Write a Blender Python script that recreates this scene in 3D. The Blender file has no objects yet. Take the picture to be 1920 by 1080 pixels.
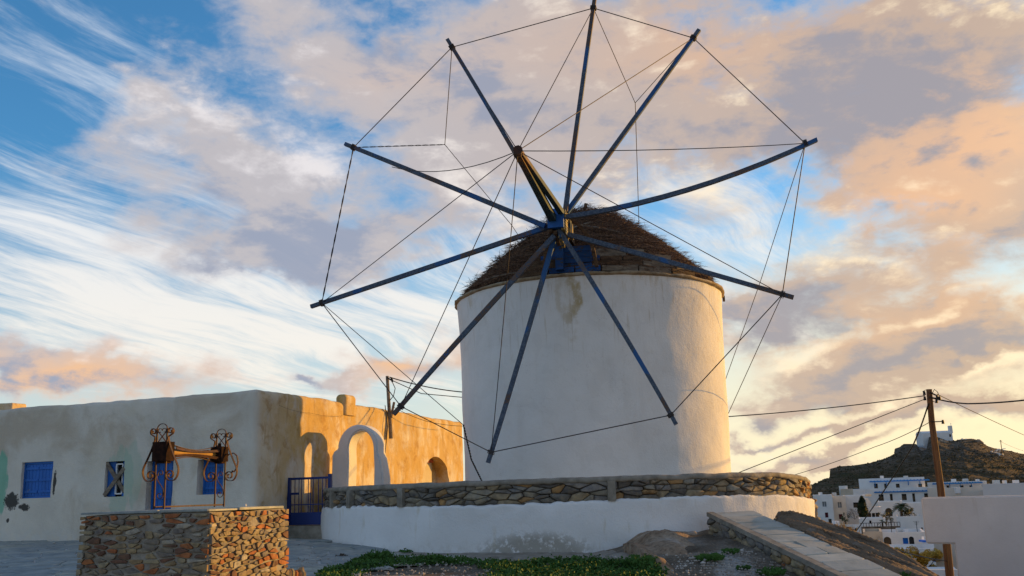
import bpy, bmesh, math, random
import numpy as np
from mathutils import Vector, Matrix, noise
R = random.Random(7)
RAD = math.radians
S = bpy.context.scene

# ------------------------------------------------------------------ camera, sky, sun, exposure
FPX, PITCH, ROLL = 1800.0, RAD(12.07), RAD(-1.85)
EYE = Vector((0, 0, 1.6))
MROT = Matrix.Rotation(math.pi / 2 + PITCH, 3, 'X') @ Matrix.Rotation(ROLL, 3, 'Z')
cd = bpy.data.cameras.new('camera'); cam = bpy.data.objects.new('camera', cd)
S.collection.objects.link(cam); S.camera = cam
cd.sensor_width = 36; cd.lens = FPX / 1920 * 36; cd.clip_start = .1; cd.clip_end = 9000
cam.location = EYE; cam.rotation_mode = 'QUATERNION'; cam.rotation_quaternion = MROT.to_quaternion()

SUN_AZ, SUN_EL = RAD(61.0), RAD(8.4)      # azimuth clockwise from +Y (view direction), elevation
SUN = Vector((math.sin(SUN_AZ) * math.cos(SUN_EL), math.cos(SUN_AZ) * math.cos(SUN_EL), math.sin(SUN_EL)))
ld = bpy.data.lights.new('sun', 'SUN'); ld.energy = 5.0; ld.angle = RAD(.7); ld.color = (1, .52, .09)
lo = bpy.data.objects.new('sun', ld); S.collection.objects.link(lo)
lo.rotation_mode = 'QUATERNION'; lo.rotation_quaternion = SUN.to_track_quat('Z', 'Y')
S.view_settings.view_transform = 'Standard'; S.view_settings.look = 'None'
S.view_settings.gamma = 1; S.view_settings.use_curve_mapping = False; S.view_settings.exposure = 0.2

def ray(px, py): return MROT @ Vector(((px - 960) / FPX, -(py - 540) / FPX, -1))
def P(px, py, D):
    r = ray(px, py); return EYE + r * (D / r.y)
def on_plane(px, py, p0, u):
    """ray against the vertical plane through p0 along horizontal u -> (s, z)"""
    r = ray(px, py); n = Vector((-u.y, u.x, 0)); k = (Vector((p0.x, p0.y, 0)) - Vector((EYE.x, EYE.y, 0))).dot(n) / r.dot(n)
    q = EYE + r * k
    return (q - p0).dot(u), q.z

class NT:
    """small helper for node math; values may be floats or sockets"""
    def __init__(s, tree): s.t = tree; s.N = tree.nodes; s.L = tree.links
    def put(s, sock, v):
        if isinstance(v, bpy.types.NodeSocket): s.L.new(v, sock)
        elif v is not None:
            try: sock.default_value = v
            except Exception: sock.default_value = (*v, 1) if len(v) == 3 else v[:3]
    def m(s, op, a, b=None, c=None, clamp=False):
        n = s.N.new('ShaderNodeMath'); n.operation = op; n.use_clamp = clamp
        s.put(n.inputs[0], a); s.put(n.inputs[1], b)
        if c is not None: s.put(n.inputs[2], c)
        return n.outputs[0]
    def vm(s, op, a, b=None, scale=None):
        n = s.N.new('ShaderNodeVectorMath'); n.operation = op; s.put(n.inputs[0], a)
        if b is not None: s.put(n.inputs[1], b)
        if scale is not None: s.put(n.inputs[3], scale)
        return n.outputs[1] if op in ('DOT_PRODUCT', 'LENGTH') else n.outputs[0]
    def xyz(s, x=0., y=0., z=0.):
        n = s.N.new('ShaderNodeCombineXYZ'); s.put(n.inputs[0], x); s.put(n.inputs[1], y); s.put(n.inputs[2], z); return n.outputs[0]
    def sep(s, v):
        n = s.N.new('ShaderNodeSeparateXYZ'); s.put(n.inputs[0], v); return n.outputs
    def noise(s, vec, scale, detail=4., rough=.55, dist=0., color=False):
        n = s.N.new('ShaderNodeTexNoise'); s.put(n.inputs['Vector'], vec); n.inputs['Scale'].default_value = scale
        n.inputs['Detail'].default_value = detail; n.inputs['Roughness'].default_value = rough; n.inputs['Distortion'].default_value = dist
        return n.outputs['Color' if color else 'Fac']
    def ss(s, v, a, b):
        n = s.N.new('ShaderNodeMapRange'); n.interpolation_type = 'SMOOTHSTEP'; s.put(n.inputs[0], v)
        s.put(n.inputs[1], float(a)); s.put(n.inputs[2], float(b)); return n.outputs[0]
    def mix(s, f, a, b, mode='MIX'):
        n = s.N.new('ShaderNodeMix'); n.data_type = 'RGBA'; n.blend_type = mode
        s.put(n.inputs[0], f)
        for i, v in ((6, a), (7, b)):
            if isinstance(v, bpy.types.NodeSocket): s.L.new(v, n.inputs[i])
            else: n.inputs[i].default_value = (*v[:3], 1)
        return n.outputs[2]
    def ramp(s, f, stops, const=False):
        n = s.N.new('ShaderNodeValToRGB'); cr = n.color_ramp
        if const: cr.interpolation = 'CONSTANT'
        while len(cr.elements) < len(stops): cr.elements.new(.5)
        for e, (p, c) in zip(cr.elements, stops): e.position = p; e.color = (*c[:3], 1)
        s.put(n.inputs[0], f); return n.outputs[0]

def oval(t, u, v, cu, cv, ru, rv):
    a = t.m('DIVIDE', t.m('SUBTRACT', u, cu), ru); bb = t.m('DIVIDE', t.m('SUBTRACT', v, cv), rv)
    return t.m('SUBTRACT', 1., t.m('ADD', t.m('MULTIPLY', a, a), t.m('MULTIPLY', bb, bb)))
def srgb(r, g, b): return tuple((v / 255 / 12.92) if v <= 10 else ((v / 255 + .055) / 1.055) ** 2.4 for v in (r, g, b))

def make_sky():
    W = bpy.data.worlds.new('World'); S.world = W; W.use_nodes = True
    W.node_tree.nodes.clear(); t = NT(W.node_tree)
    STR = .12
    tc = t.N.new('ShaderNodeTexCoord').outputs['Generated']
    x, y, z = t.sep(tc)[:3]
    el = t.m('ARCTAN2', z, t.m('SQRT', t.m('ADD', t.m('MULTIPLY', x, x), t.m('MULTIPLY', y, y))))
    az = t.m('ARCTAN2', x, y)
    V = t.xyz(az, el, 0)
    # smooth warped coordinates (radians), warped twice so that cloud masses get ragged outlines
    dirn = t.vm('MULTIPLY', tc, (1., 1., 1.5))
    w1 = t.vm('SUBTRACT', t.noise(dirn, 4.5, 3., .55, color=True), (.5, .5, .5))
    w2 = t.vm('SUBTRACT', t.noise(dirn, 17., 5., .6, color=True), (.5, .5, .5))
    VW = t.vm('ADD', V, t.vm('ADD', t.vm('MULTIPLY', w1, (.24, .16, 0.)), t.vm('MULTIPLY', w2, (.09, .06, 0.))))
    def ang(px, py):
        d = ray(px, py); return math.atan2(d.x, d.y), math.atan2(d.z, math.hypot(d.x, d.y))
    def blobs(lst, VV):
        acc = None
        for cx, cy, a, b, rot, w in lst:
            u, v = ang(cx, cy); a /= 1800; b /= 1800
            mp = t.N.new('ShaderNodeMapping'); mp.vector_type = 'TEXTURE'
            mp.inputs['Location'].default_value = (u, v, 0); mp.inputs['Rotation'].default_value = (0, 0, RAD(-rot))
            mp.inputs['Scale'].default_value = (a * 2., b * 2., 1); t.put(mp.inputs['Vector'], VV)
            gr = t.N.new('ShaderNodeTexGradient'); gr.gradient_type = 'QUADRATIC_SPHERE'; t.put(gr.inputs[0], mp.outputs[0])
            acc = t.m('MULTIPLY_ADD', gr.outputs['Fac'], w * 1.15, acc if acc is not None else 0.)
        return acc
    sky = t.N.new('ShaderNodeTexSky'); sky.sky_type = 'NISHITA'; sky.sun_disc = False
    sky.sun_elevation = SUN_EL; sky.sun_rotation = SUN_AZ; sky.air_density = 1.; sky.dust_density = .6; sky.ozone_density = 2.5
    base = t.vm('SCALE', t.vm('MULTIPLY', sky.outputs[0], (.62, 1.2, 1.5)), scale=STR * BLUE)
    sunh = Vector((SUN.x, SUN.y, 0)).normalized(); hd = t.m('DIVIDE', t.vm('DOT_PRODUCT', tc, tuple(sunh)), t.m('SQRT', t.m('ADD', t.m('MULTIPLY', x, x), t.m('ADD', t.m('MULTIPLY', y, y), .001))))
    warm = t.ss(hd, .25, .88)                       # towards the sun the clouds turn orange
    low = t.ss(el, .42, .02)
    # horizon veil: thin bright haze low down, warm on the sun side
    veilc = t.mix(warm, srgb(224, 220, 210), srgb(255, 234, 188))
    veil = t.m('MULTIPLY', t.ss(el, .34, .02), t.m('ADD', .72, t.m('MULTIPLY', warm, .28)))
    c = t.mix(veil, base, veilc)
    # cirrus: streaks drawn out towards one point on the horizon
    zz = t.m('ADD', t.m('MAXIMUM', z, 0.), .10)
    qx = t.m('DIVIDE', x, zz); qy = t.m('DIVIDE', y, zz)
    ca, sa = math.cos(RAD(24)), math.sin(RAD(24))
    along = t.m('ADD', t.m('MULTIPLY', qx, sa), t.m('MULTIPLY', qy, ca))
    across = t.m('SUBTRACT', t.m('MULTIPLY', qx, ca), t.m('MULTIPLY', qy, sa))
    wob = t.noise(t.xyz(qx, qy, 0), .6, 2., .5)
    ac2 = t.m('ADD', across, t.m('MULTIPLY', wob, .9))
    st = t.noise(t.xyz(t.m('MULTIPLY', along, .42), t.m('MULTIPLY', ac2, 2.6), 0), 1.7, 9., .68, .15)
    st2 = t.noise(t.xyz(t.m('MULTIPLY', along, .35), t.m('MULTIPLY', ac2, .9), 4.), 1.1, 4., .5)
    cirm = blobs([(150, 560, 420, 170, 12, .62), (620, 610, 460, 130, 8, .80), (300, 650, 460, 60, 6, .5), (1350, 640, 300, 60, 0, .4), (1000, 500, 360, 180, 0, .9), (1400, 430, 190, 130, 30, .8),
                  (350, 480, 300, 90, 15, .5), (60, 400, 200, 90, 10, .5), (620, 170, 220, 60, 30, .35), (200, 90, 320, 130, 20, .45), (480, 230, 300, 120, 25, .4)], V)
    cirv = t.m('ADD', t.m('ADD', t.m('MULTIPLY_ADD', st, 1.7, -.35), t.m('MULTIPLY', st2, .5)), t.m('MULTIPLY', t.m('MINIMUM', cirm, 1.15), .42))
    cir = t.m('MULTIPLY', t.ss(cirv, .86, 1.36), .94)
    cirw = t.mix(t.m('MAXIMUM', t.m('MULTIPLY', warm, .6), t.m('MULTIPLY', low, .7)), srgb(218, 224, 232), srgb(250, 236, 212))
    c = t.mix(cir, c, cirw)
    # low ragged cumulus banks
    L = [(330, 170, 120, 70, 20, 1.), (420, 290, 170, 80, 30, .95), (230, 270, 110, 40, 15, .5), (520, 400, 150, 100, 60, 1.0), (480, 480, 170, 45, 0, .75),
         (720, 350, 200, 90, 15, .8), (880, 270, 180, 120, 0, .85), (1010, 330, 190, 60, 0, .6), (640, 200, 140, 60, 25, .5), (620, 480, 140, 40, 0, .5), (640, 60, 190, 60, 20, .7), (430, 30, 150, 40, 10, .45),
         (820, 90, 330, 110, 5, 1.), (1120, 90, 330, 130, 0, 1.05), (1060, 240, 260, 90, 0, .85), (1330, 230, 220, 90, 20, .8), (1200, 330, 150, 60, 10, .5),
         (1600, 130, 260, 130, 15, .85), (1800, 90, 260, 160, 0, .9), (1750, 290, 260, 110, 15, 1.), (1620, 400, 110, 60, 0, .5), (1880, 400, 170, 90, 10, .95),
         (1480, 540, 210, 70, -8, .95), (1740, 560, 230, 70, 0, .85), (1600, 670, 260, 50, -5, .8), (1880, 640, 180, 50, 0, .7), (1800, 700, 200, 25, 0, .5),
         (150, 690, 260, 46, 5, 1.5), (40, 655, 130, 50, 0, 1.0), (545, 716, 42, 13, 0, 1.), (645, 722, 70, 16, 0, .9), (760, 695, 130, 50, 20, 1.1), (860, 650, 60, 60, 0, .5),
         (1450, 730, 140, 22, -4, .9), (1680, 735, 180, 22, -3, 1.0), (1850, 765, 160, 26, 0, 1.1), (1560, 790, 130, 16, 0, .95), (1420, 805, 110, 14, 0, .8), (1640, 835, 130, 14, 0, .8), (1500, 845, 170, 18, 0, .95), (1440, 880, 120, 12, 0, .5), (1700, 790, 190, 18, 0, .5), (10, 95, 40, 40, 0, .75), (80, 25, 60, 30, 0, .4),
         (1480, 350, 55, 50, 60, -.3), (1330, 430, 110, 40, 20, -.2), (1000, 440, 210, 50, 0, .55), (1240, 390, 130, 40, 10, .4), (760, 470, 120, 40, 0, .35), (300, 380, 120, 60, 20, .5), (130, 310, 110, 40, 10, .35), (180, 60, 110, 90, 0, -.3), (60, 230, 120, 100, 0, -.3), (640, 230, 60, 40, 30, -.25)]
    dens = blobs(L, VW)
    # outside the frame broken cover goes on, its amount set for the shade fill
    far = t.m('MAXIMUM', t.ss(t.m('ABSOLUTE', az), .56, .8), t.ss(el, .56, .8))
    gen = t.m('MULTIPLY', t.ss(t.noise(dirn, 2.2, 3., .5), .43, .64), .92)
    dens = t.m('ADD', t.m('MULTIPLY', dens, t.m('SUBTRACT', 1., far)), t.m('MULTIPLY', gen, far))
    fb = t.noise(t.vm('ADD', t.vm('MULTIPLY', tc, (1., 1., 2.)), t.vm('SCALE', w1, scale=.05)), 11., 10., .57, .2)
    fb3 = t.noise(t.vm('MULTIPLY', tc, (1., 1., 2.2)), 4.2, 8., .6, .3)
    fine = t.noise(t.vm('ADD', t.vm('MULTIPLY', tc, (1., 1., 1.9)), t.vm('SCALE', w2, scale=.03)), 27., 8., .6, .3)
    d = t.m('ADD', dens, t.m('ADD', t.m('MULTIPLY', t.m('SUBTRACT', fb, .5), 1.5), t.m('ADD', t.m('MULTIPLY', t.m('SUBTRACT', fb3, .5), 1.2), t.m('MULTIPLY', t.m('SUBTRACT', fine, .5), .9))))
    lc = t.m('MULTIPLY', t.ss(d, .05, 1.0), .93)
    # light and dark inside the clouds: relief towards the sun, broad banks of shade and of glow
    off = SUN * .05
    fbs = t.noise(t.vm('ADD', t.vm('MULTIPLY', t.vm('ADD', tc, tuple(off)), (1., 1., 2.)), t.vm('SCALE', w1, scale=.05)), 11., 6., .57, .2)
    bank = t.noise(t.vm('MULTIPLY', tc, (1., 1., 2.6)), 8.5, 8., .62, .5)
    grey = blobs([(560, 480, 230, 60, 5, .8), (420, 430, 160, 60, 30, .4), (1500, 560, 210, 60, -6, .95), (1700, 140, 220, 90, 10, .8), (1470, 220, 190, 80, 10, .75), (1880, 430, 150, 55, 0, .9), (1640, 690, 200, 24, -3, .7),
                  (1860, 665, 130, 28, 0, .8), (1900, 790, 110, 24, 0, .6), (1260, 250, 140, 50, 10, .45), (940, 200, 160, 70, 0, .35), (40, 705, 130, 28, 0, .5), (545, 720, 60, 20, 0, .9), (1450, 400, 90, 40, 0, .3), (700, 60, 160, 50, 10, .4), (1560, 745, 160, 16, -3, .6), (1750, 625, 120, 22, 0, .5)], VW)
    glowb = blobs([(340, 160, 120, 45, 25, .7), (620, 300, 120, 50, 10, .35), (980, 430, 120, 60, 0, .5), (1340, 310, 110, 50, 10, .6), (1230, 390, 120, 50, 10, .6), (1560, 370, 100, 60, 0, .7), (1640, 480, 170, 34, -6, .8),
                   (1500, 645, 190, 34, -5, .8), (1830, 715, 190, 30, -3, .9), (1640, 600, 140, 24, -5, .6), (1810, 20, 150, 40, 0, .5), (1400, 150, 70, 30, 0, .5), (1700, 60, 90, 30, 0, .4), (250, 680, 140, 22, 0, .6), (880, 380, 100, 50, 0, .4), (1880, 560, 110, 24, 0, .7), (1700, 765, 160, 14, 0, .6)], VW)
    tone = t.m('ADD', t.m('SUBTRACT', glowb, grey), t.m('ADD', t.m('MULTIPLY', t.m('SUBTRACT', fb, fbs), 1.8), t.m('ADD', t.m('MULTIPLY', t.m('SUBTRACT', bank, .5), 2.6), t.m('MULTIPLY', t.m('SUBTRACT', fine, .5), 1.3))))
    dark = t.mix(warm, srgb(150, 156, 174), srgb(158, 149, 150))
    mid = t.mix(warm, srgb(186, 180, 182), srgb(192, 166, 144))
    lite = t.mix(warm, srgb(226, 220, 220), srgb(255, 232, 192))
    peach = blobs([(150, 700, 240, 60, 0, 1.), (770, 690, 130, 60, 0, .9), (1280, 80, 240, 70, 0, .45), (800, 110, 260, 70, 0, .2), (1830, 270, 220, 90, 0, 1.05), (1680, 380, 130, 50, 10, .8), (1860, 560, 170, 50, 0, .8), (1550, 620, 160, 40, 0, .5), (1780, 470, 130, 30, 0, .5)], VW)
    mid = t.mix(t.m('MULTIPLY', t.m('MINIMUM', peach, 1.), .9), mid, srgb(234, 184, 138))
    lite = t.mix(t.m('MULTIPLY', t.m('MINIMUM', peach, 1.), .5), lite, srgb(252, 208, 162))
    cc = t.mix(t.ss(tone, .1, 1.05), t.mix(t.ss(tone, -.05, -.85), mid, dark), lite)
    thin = t.ss(d, .9, .3); cc = t.mix(t.m('MULTIPLY', thin, .4), cc, lite)
    c = t.mix(lc, c, cc)
    # glow of the hidden sun through the low haze
    sd = t.vm('DOT_PRODUCT', tc, tuple(SUN))
    glow = t.m('MULTIPLY', t.ss(sd, .80, 1.0), .35)
    c = t.mix(glow, c, (1.3, 1.0, .6))
    # below the horizon: dull ground colour
    c = t.mix(t.ss(z, -.01, -.08), c, (.12, .11, .10))
    bg = t.N.new('ShaderNodeBackground'); bg.inputs['Strength'].default_value = STR
    t.put(bg.inputs['Color'], t.vm('SCALE', c, scale=1 / STR))
    out = t.N.new('ShaderNodeOutputWorld'); t.L.new(bg.outputs[0], out.inputs[0])
BLUE = 1.2
make_sky()

# ------------------------------------------------------------------ helpers
def obj(name, verts, faces, mats=(), parent=None, smooth=False, mi=None, label=None, cat=None, group=None, kind=None, origin=None):
    vs = [Vector(v) for v in verts]
    if origin is None:
        if vs:
            o = Vector((sum(v.x for v in vs), sum(v.y for v in vs), 0)) / len(vs); o.z = min(v.z for v in vs)
        else: o = Vector()
    else: o = Vector(origin)
    me = bpy.data.meshes.new(name); me.from_pydata([v - o for v in vs], [], faces); me.validate(); me.update()
    if not isinstance(mats, (list, tuple)): mats = [mats]
    for m in mats: me.materials.append(m)
    if mi is not None and len(mi) == len(me.polygons): me.polygons.foreach_set('material_index', mi)
    if smooth is True: me.polygons.foreach_set('use_smooth', [True] * len(me.polygons))
    elif smooth: me.set_sharp_from_angle(angle=RAD(smooth))
    ob = bpy.data.objects.new(name, me); S.collection.objects.link(ob)
    place(ob, o, parent); tag(ob, label, cat, group, kind); return ob
def place(ob, o, parent):
    ob['_w'] = tuple(o)
    if parent is not None:
        ob.parent = parent; ob.location = Vector(o) - Vector(parent['_w'])
    else: ob.location = o
def tag(ob, label=None, cat=None, group=None, kind=None):
    for k, v in (('label', label), ('category', cat), ('group', group), ('kind', kind)):
        if v: ob[k] = v
    return ob
def empty(name, loc, label, cat, group=None):
    e = bpy.data.objects.new(name, None); e.empty_display_size = .2; S.collection.objects.link(e)
    place(e, Vector(loc), None); return tag(e, label, cat, group)

class MB:
    def __init__(s): s.v = []; s.f = []; s.mi = []
    def add(s, vs, fs, mi=0):
        b = len(s.v); s.v += [Vector(v) for v in vs]; s.f += [tuple(i + b for i in f) for f in fs]; s.mi += [mi] * len(fs)
    def box(s, c, sx, sy, sz, ax=None, ay=None, az=None, mi=0):
        c = Vector(c); ax = Vector(ax or (1, 0, 0)); ay = Vector(ay or (0, 1, 0)); az = Vector(az or (0, 0, 1))
        vs = [c + ax * (sx / 2 * i) + ay * (sy / 2 * j) + az * (sz / 2 * k) for i in (-1, 1) for j in (-1, 1) for k in (-1, 1)]
        s.add(vs, [(0, 1, 3, 2), (4, 6, 7, 5), (0, 4, 5, 1), (2, 3, 7, 6), (0, 2, 6, 4), (1, 5, 7, 3)], mi)
    def beam(s, p0, p1, w, h, up=(0, 0, 1), mi=0, w2=None, h2=None, mid=None, n=1):
        """a squared bar from p0 to p1, optionally through a bent middle offset"""
        p0, p1 = Vector(p0), Vector(p1); w2 = w2 or w; h2 = h2 or h
        rings = []
        for i in range(n + 1):
            t = i / n; p = p0.lerp(p1, t)
            if mid is not None: p = p + Vector(mid) * (4 * t * (1 - t))
            rings.append((p, w + (w2 - w) * t, h + (h2 - h) * t))
        d = (p1 - p0).normalized(); a = d.cross(Vector(up)).normalized(); b = a.cross(d).normalized()
        vs = []
        for p, ww, hh in rings: vs += [p + a * ww / 2 + b * hh / 2, p - a * ww / 2 + b * hh / 2, p - a * ww / 2 - b * hh / 2, p + a * ww / 2 - b * hh / 2]
        fs = [(0, 1, 2, 3), tuple(reversed([n * 4 + k for k in range(4)]))]
        for i in range(n):
            for k in range(4): fs.append((i * 4 + k, i * 4 + 4 + k, i * 4 + 4 + (k + 1) % 4, i * 4 + (k + 1) % 4))
        s.add(vs, fs, mi)
    def tube(s, pts, r, k=5, mi=0, r2=None):
        pts = [Vector(p) for p in pts]; n = len(pts); vs = []; fs = []
        for i, p in enumerate(pts):
            d = (pts[min(i + 1, n - 1)] - pts[max(i - 1, 0)]).normalized()
            u = d.cross(Vector((.13, .31, .94))).normalized(); v = d.cross(u)
            rr = r if r2 is None else r + (r2 - r) * i / (n - 1)
            for j in range(k):
                a = 2 * math.pi * j / k; vs.append(p + (u * math.cos(a) + v * math.sin(a)) * rr)
        for i in range(n - 1):
            for j in range(k): fs.append((i * k + j, i * k + (j + 1) % k, (i + 1) * k + (j + 1) % k, (i + 1) * k + j))
        fs.append(tuple(range(k))[::-1]); fs.append(tuple((n - 1) * k + j for j in range(k)))
        s.add(vs, fs, mi)
    def ribbon(s, pts, wdir, w, th, mi=0):
        """flat bar following pts, width along wdir, thickness th in the plane"""
        pts = [Vector(p) for p in pts]; n = len(pts); wd = Vector(wdir).normalized(); vs = []; fs = []
        for i, p in enumerate(pts):
            d = (pts[min(i + 1, n - 1)] - pts[max(i - 1, 0)]).normalized(); nn = d.cross(wd).normalized()
            vs += [p + nn * th / 2 + wd * w / 2, p - nn * th / 2 + wd * w / 2, p - nn * th / 2 - wd * w / 2, p + nn * th / 2 - wd * w / 2]
        for i in range(n - 1):
            for k in range(4): fs.append((i * 4 + k, i * 4 + (k + 1) % 4, i * 4 + 4 + (k + 1) % 4, i * 4 + 4 + k))
        fs += [(3, 2, 1, 0), tuple((n - 1) * 4 + k for k in range(4))]
        s.add(vs, fs, mi)
    def build(s, name, mats, parent=None, **kw):
        return obj(name, s.v, s.f, mats, parent, mi=s.mi, **kw)

def clip(poly, px, py, nx, ny):
    out = []
    for i in range(len(poly)):
        a, b = poly[i], poly[(i + 1) % len(poly)]
        da = (a[0] - px) * nx + (a[1] - py) * ny; db = (b[0] - px) * nx + (b[1] - py) * ny
        if da <= 0: out.append(a)
        if (da < 0 < db) or (db < 0 < da):
            t = da / (da - db); out.append((a[0] + (b[0] - a[0]) * t, a[1] + (b[1] - a[1]) * t))
    return out
def cells(W, H, cw, ch, rnd, jit=.42, keep=None, drop=0., jy=None, flat=1.):
    """irregular packed polygons filling W x H, each about cw x ch"""
    nx, ny = max(1, round(W / cw)), max(1, round(H / ch)); sites = {}
    jy = jit if jy is None else jy
    for j in range(ny):
        ro = (j % 2) * .5 - .25 if not drop else rnd.uniform(-.5, .5)
        for i in range(nx):
            if rnd.random() < drop: continue
            sites[(i, j)] = (min(W - .2 * cw, max(.2 * cw, (i + .5 + ro + rnd.uniform(-jit, jit)) * W / nx)), (j + .5 + rnd.uniform(-jy, jy)) * H / ny)
    k = (W / nx) / (H / ny) * flat; out = []
    for (i, j), (sx, sy) in sites.items():
        if keep and not keep(sx, sy): continue
        poly = [(0, 0), (W, 0), (W, H), (0, H)]
        poly = [(max(0, sx - 2.5 * cw), max(0, sy - 2.5 * ch)), (min(W, sx + 2.5 * cw), max(0, sy - 2.5 * ch)), (min(W, sx + 2.5 * cw), min(H, sy + 2.5 * ch)), (max(0, sx - 2.5 * cw), min(H, sy + 2.5 * ch))]
        for a in range(-2, 3):
            for b in range(-2, 3):
                q = sites.get((i + a, j + b))
                if q is None or (a == 0 and b == 0) or not poly: continue
                dx, dy = q[0] - sx, (q[1] - sy) * k * k          # distance with rows squeezed
                poly = clip(poly, (q[0] + sx) / 2, (q[1] + sy) / 2, dx, dy)
        if len(poly) >= 3: out.append(poly)
    return out
def stone_mesh(poly, gap, h, bev, f, rnd, cham=.22, back=0.):
    """one stone: outline shrunk by the joint, corners knocked off, face pillowed. f(s,t,d)->Vector"""
    cx = sum(p[0] for p in poly) / len(poly); cy = sum(p[1] for p in poly) / len(poly)
    q = []
    for (x, y) in poly:
        l = math.hypot(x - cx, y - cy)
        if l < gap * 1.5: return None
        q.append((x - (x - cx) / l * gap, y - (y - cy) / l * gap))
    r = []
    for i in range(len(q)):
        a, b, c = q[i - 1], q[i], q[(i + 1) % len(q)]
        k = cham * rnd.uniform(.6, 1.3)
        r.append((b[0] + (a[0] - b[0]) * k, b[1] + (a[1] - b[1]) * k)); r.append((b[0] + (c[0] - b[0]) * k, b[1] + (c[1] - b[1]) * k))
    n = len(r); vs = []; tx, ty = rnd.uniform(-.25, .25) * h, rnd.uniform(-.3, .3) * h
    mx = max(abs(p[0] - cx) for p in r) + 1e-6; my = max(abs(p[1] - cy) for p in r) + 1e-6
    for (x, y) in r: vs.append(f(x, y, back))
    for (x, y) in r: vs.append(f(x, y, h * .6 + rnd.uniform(-.1, .1) * h))
    for (x, y) in r:
        l = math.hypot(x - cx, y - cy); k = max(.3, 1 - bev / l)
        vs.append(f(cx + (x - cx) * k, cy + (y - cy) * k, h + tx * (x - cx) / mx + ty * (y - cy) / my + rnd.uniform(-.06, .06) * h))
    vs.append(f(cx + rnd.uniform(-.2, .2) * mx, cy, h * rnd.uniform(1.0, 1.25)))
    fs = []
    for i in range(n):
        j = (i + 1) % n
        fs += [(i, j, n + j, n + i), (n + i, n + j, 2 * n + j, 2 * n + i), (2 * n + i, 2 * n + j, 3 * n)]
    return vs, fs
def relax(polys, rnd, lo=.62):
    """shrink some stones so that wide mortar shows between them"""
    out = []
    for pl in polys:
        cx = sum(p[0] for p in pl) / len(pl); cy = sum(p[1] for p in pl) / len(pl); kx, ky = rnd.uniform(lo, 1.02), rnd.uniform(lo, 1.0)
        out.append([(cx + (x - cx) * kx, cy + (y - cy) * ky) for x, y in pl])
    return out
def lay_stones(parent, polys, f, gap, hr, bev, mats, rnd, name='stone', skip=0., back=-.02, cham=.22, smooth=50, limit=300):
    k = 0; rest = MB()
    for poly in polys:
        if rnd.random() < skip: continue
        g = gap * rnd.uniform(.7, 1.6)
        r = stone_mesh(poly, g, rnd.uniform(*hr), bev, f, rnd, cham, back)
        if r is None: continue
        m = rnd.choice(mats)
        if k < limit: obj(name, r[0], r[1], m, parent, smooth=smooth); k += 1
        else: rest.add(*r)
    if rest.v: rest.build(name, mats[0], parent, kind='stuff')
    return k

# ------------------------------------------------------------------ materials
MATS = {}
def newmat(name, rough=.85, spec=.25):
    m = bpy.data.materials.new(name); m.use_nodes = True; t = NT(m.node_tree)
    b = t.N['Principled BSDF']; b.inputs['Roughness'].default_value = rough; b.inputs['Specular IOR Level'].default_value = spec
    MATS[name] = m; return m, t, b
def bump(t, b, h, dist, strength=1.):
    n = t.N.new('ShaderNodeBump'); n.inputs['Strength'].default_value = strength; n.inputs['Distance'].default_value = dist
    t.put(n.inputs['Height'], h); t.L.new(n.outputs[0], b.inputs['Normal'])
def pos(t): return t.N.new('ShaderNodeNewGeometry').outputs['Position']
def gen_mat(name, cols, scale=3., rough=.85, bdist=.004, bscale=30., stretch=(1, 1, 1), rnd=0., detail=5., spec=.25, lo=.3, hi=.7):
    """cols spread over a noise; rnd: object-to-object brightness change"""
    m, t, b = newmat(name, rough, spec)
    p = t.vm('MULTIPLY', pos(t), stretch)
    n = t.noise(p, scale, detail, .6)
    st = [(lo + (hi - lo) * i / max(1, len(cols) - 1), c) for i, c in enumerate(cols)]
    c = t.ramp(n, st)
    if rnd:
        oi = t.N.new('ShaderNodeObjectInfo').outputs['Random']
        c = t.mix(1., c, t.ramp(oi, [(0, (1 - rnd,) * 3), (1, (1 + rnd,) * 3)]), 'MULTIPLY')
    t.put(b.inputs['Base Color'], c)
    if bdist: bump(t, b, t.noise(p, bscale, 4., .6), bdist)
    return m
def stone_mat(name, palette, scale=9., bd=.006):
    m, t, b = newmat(name, .85, .25)
    oi = t.N.new('ShaderNodeObjectInfo').outputs['Random']
    st = [(i / len(palette), c) for i, c in enumerate(palette)]
    c = t.ramp(oi, st, True); p = pos(t)
    n = t.noise(t.vm('ADD', p, t.xyz(t.m('MULTIPLY', oi, 37.), 0., 0.)), scale, 6., .62)
    c = t.mix(1., c, t.ramp(n, [(.3, (.55, .55, .58)), (.5, (1, 1, 1)), (.72, (1.5, 1.4, 1.2))]), 'MULTIPLY')
    n2 = t.noise(p, 3.1, 5., .6); c = t.mix(t.m('MULTIPLY', t.ss(n2, .55, .72), .5), c, (.30, .23, .12))
    t.put(b.inputs['Base Color'], c); bump(t, b, n, bd); return m

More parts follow.
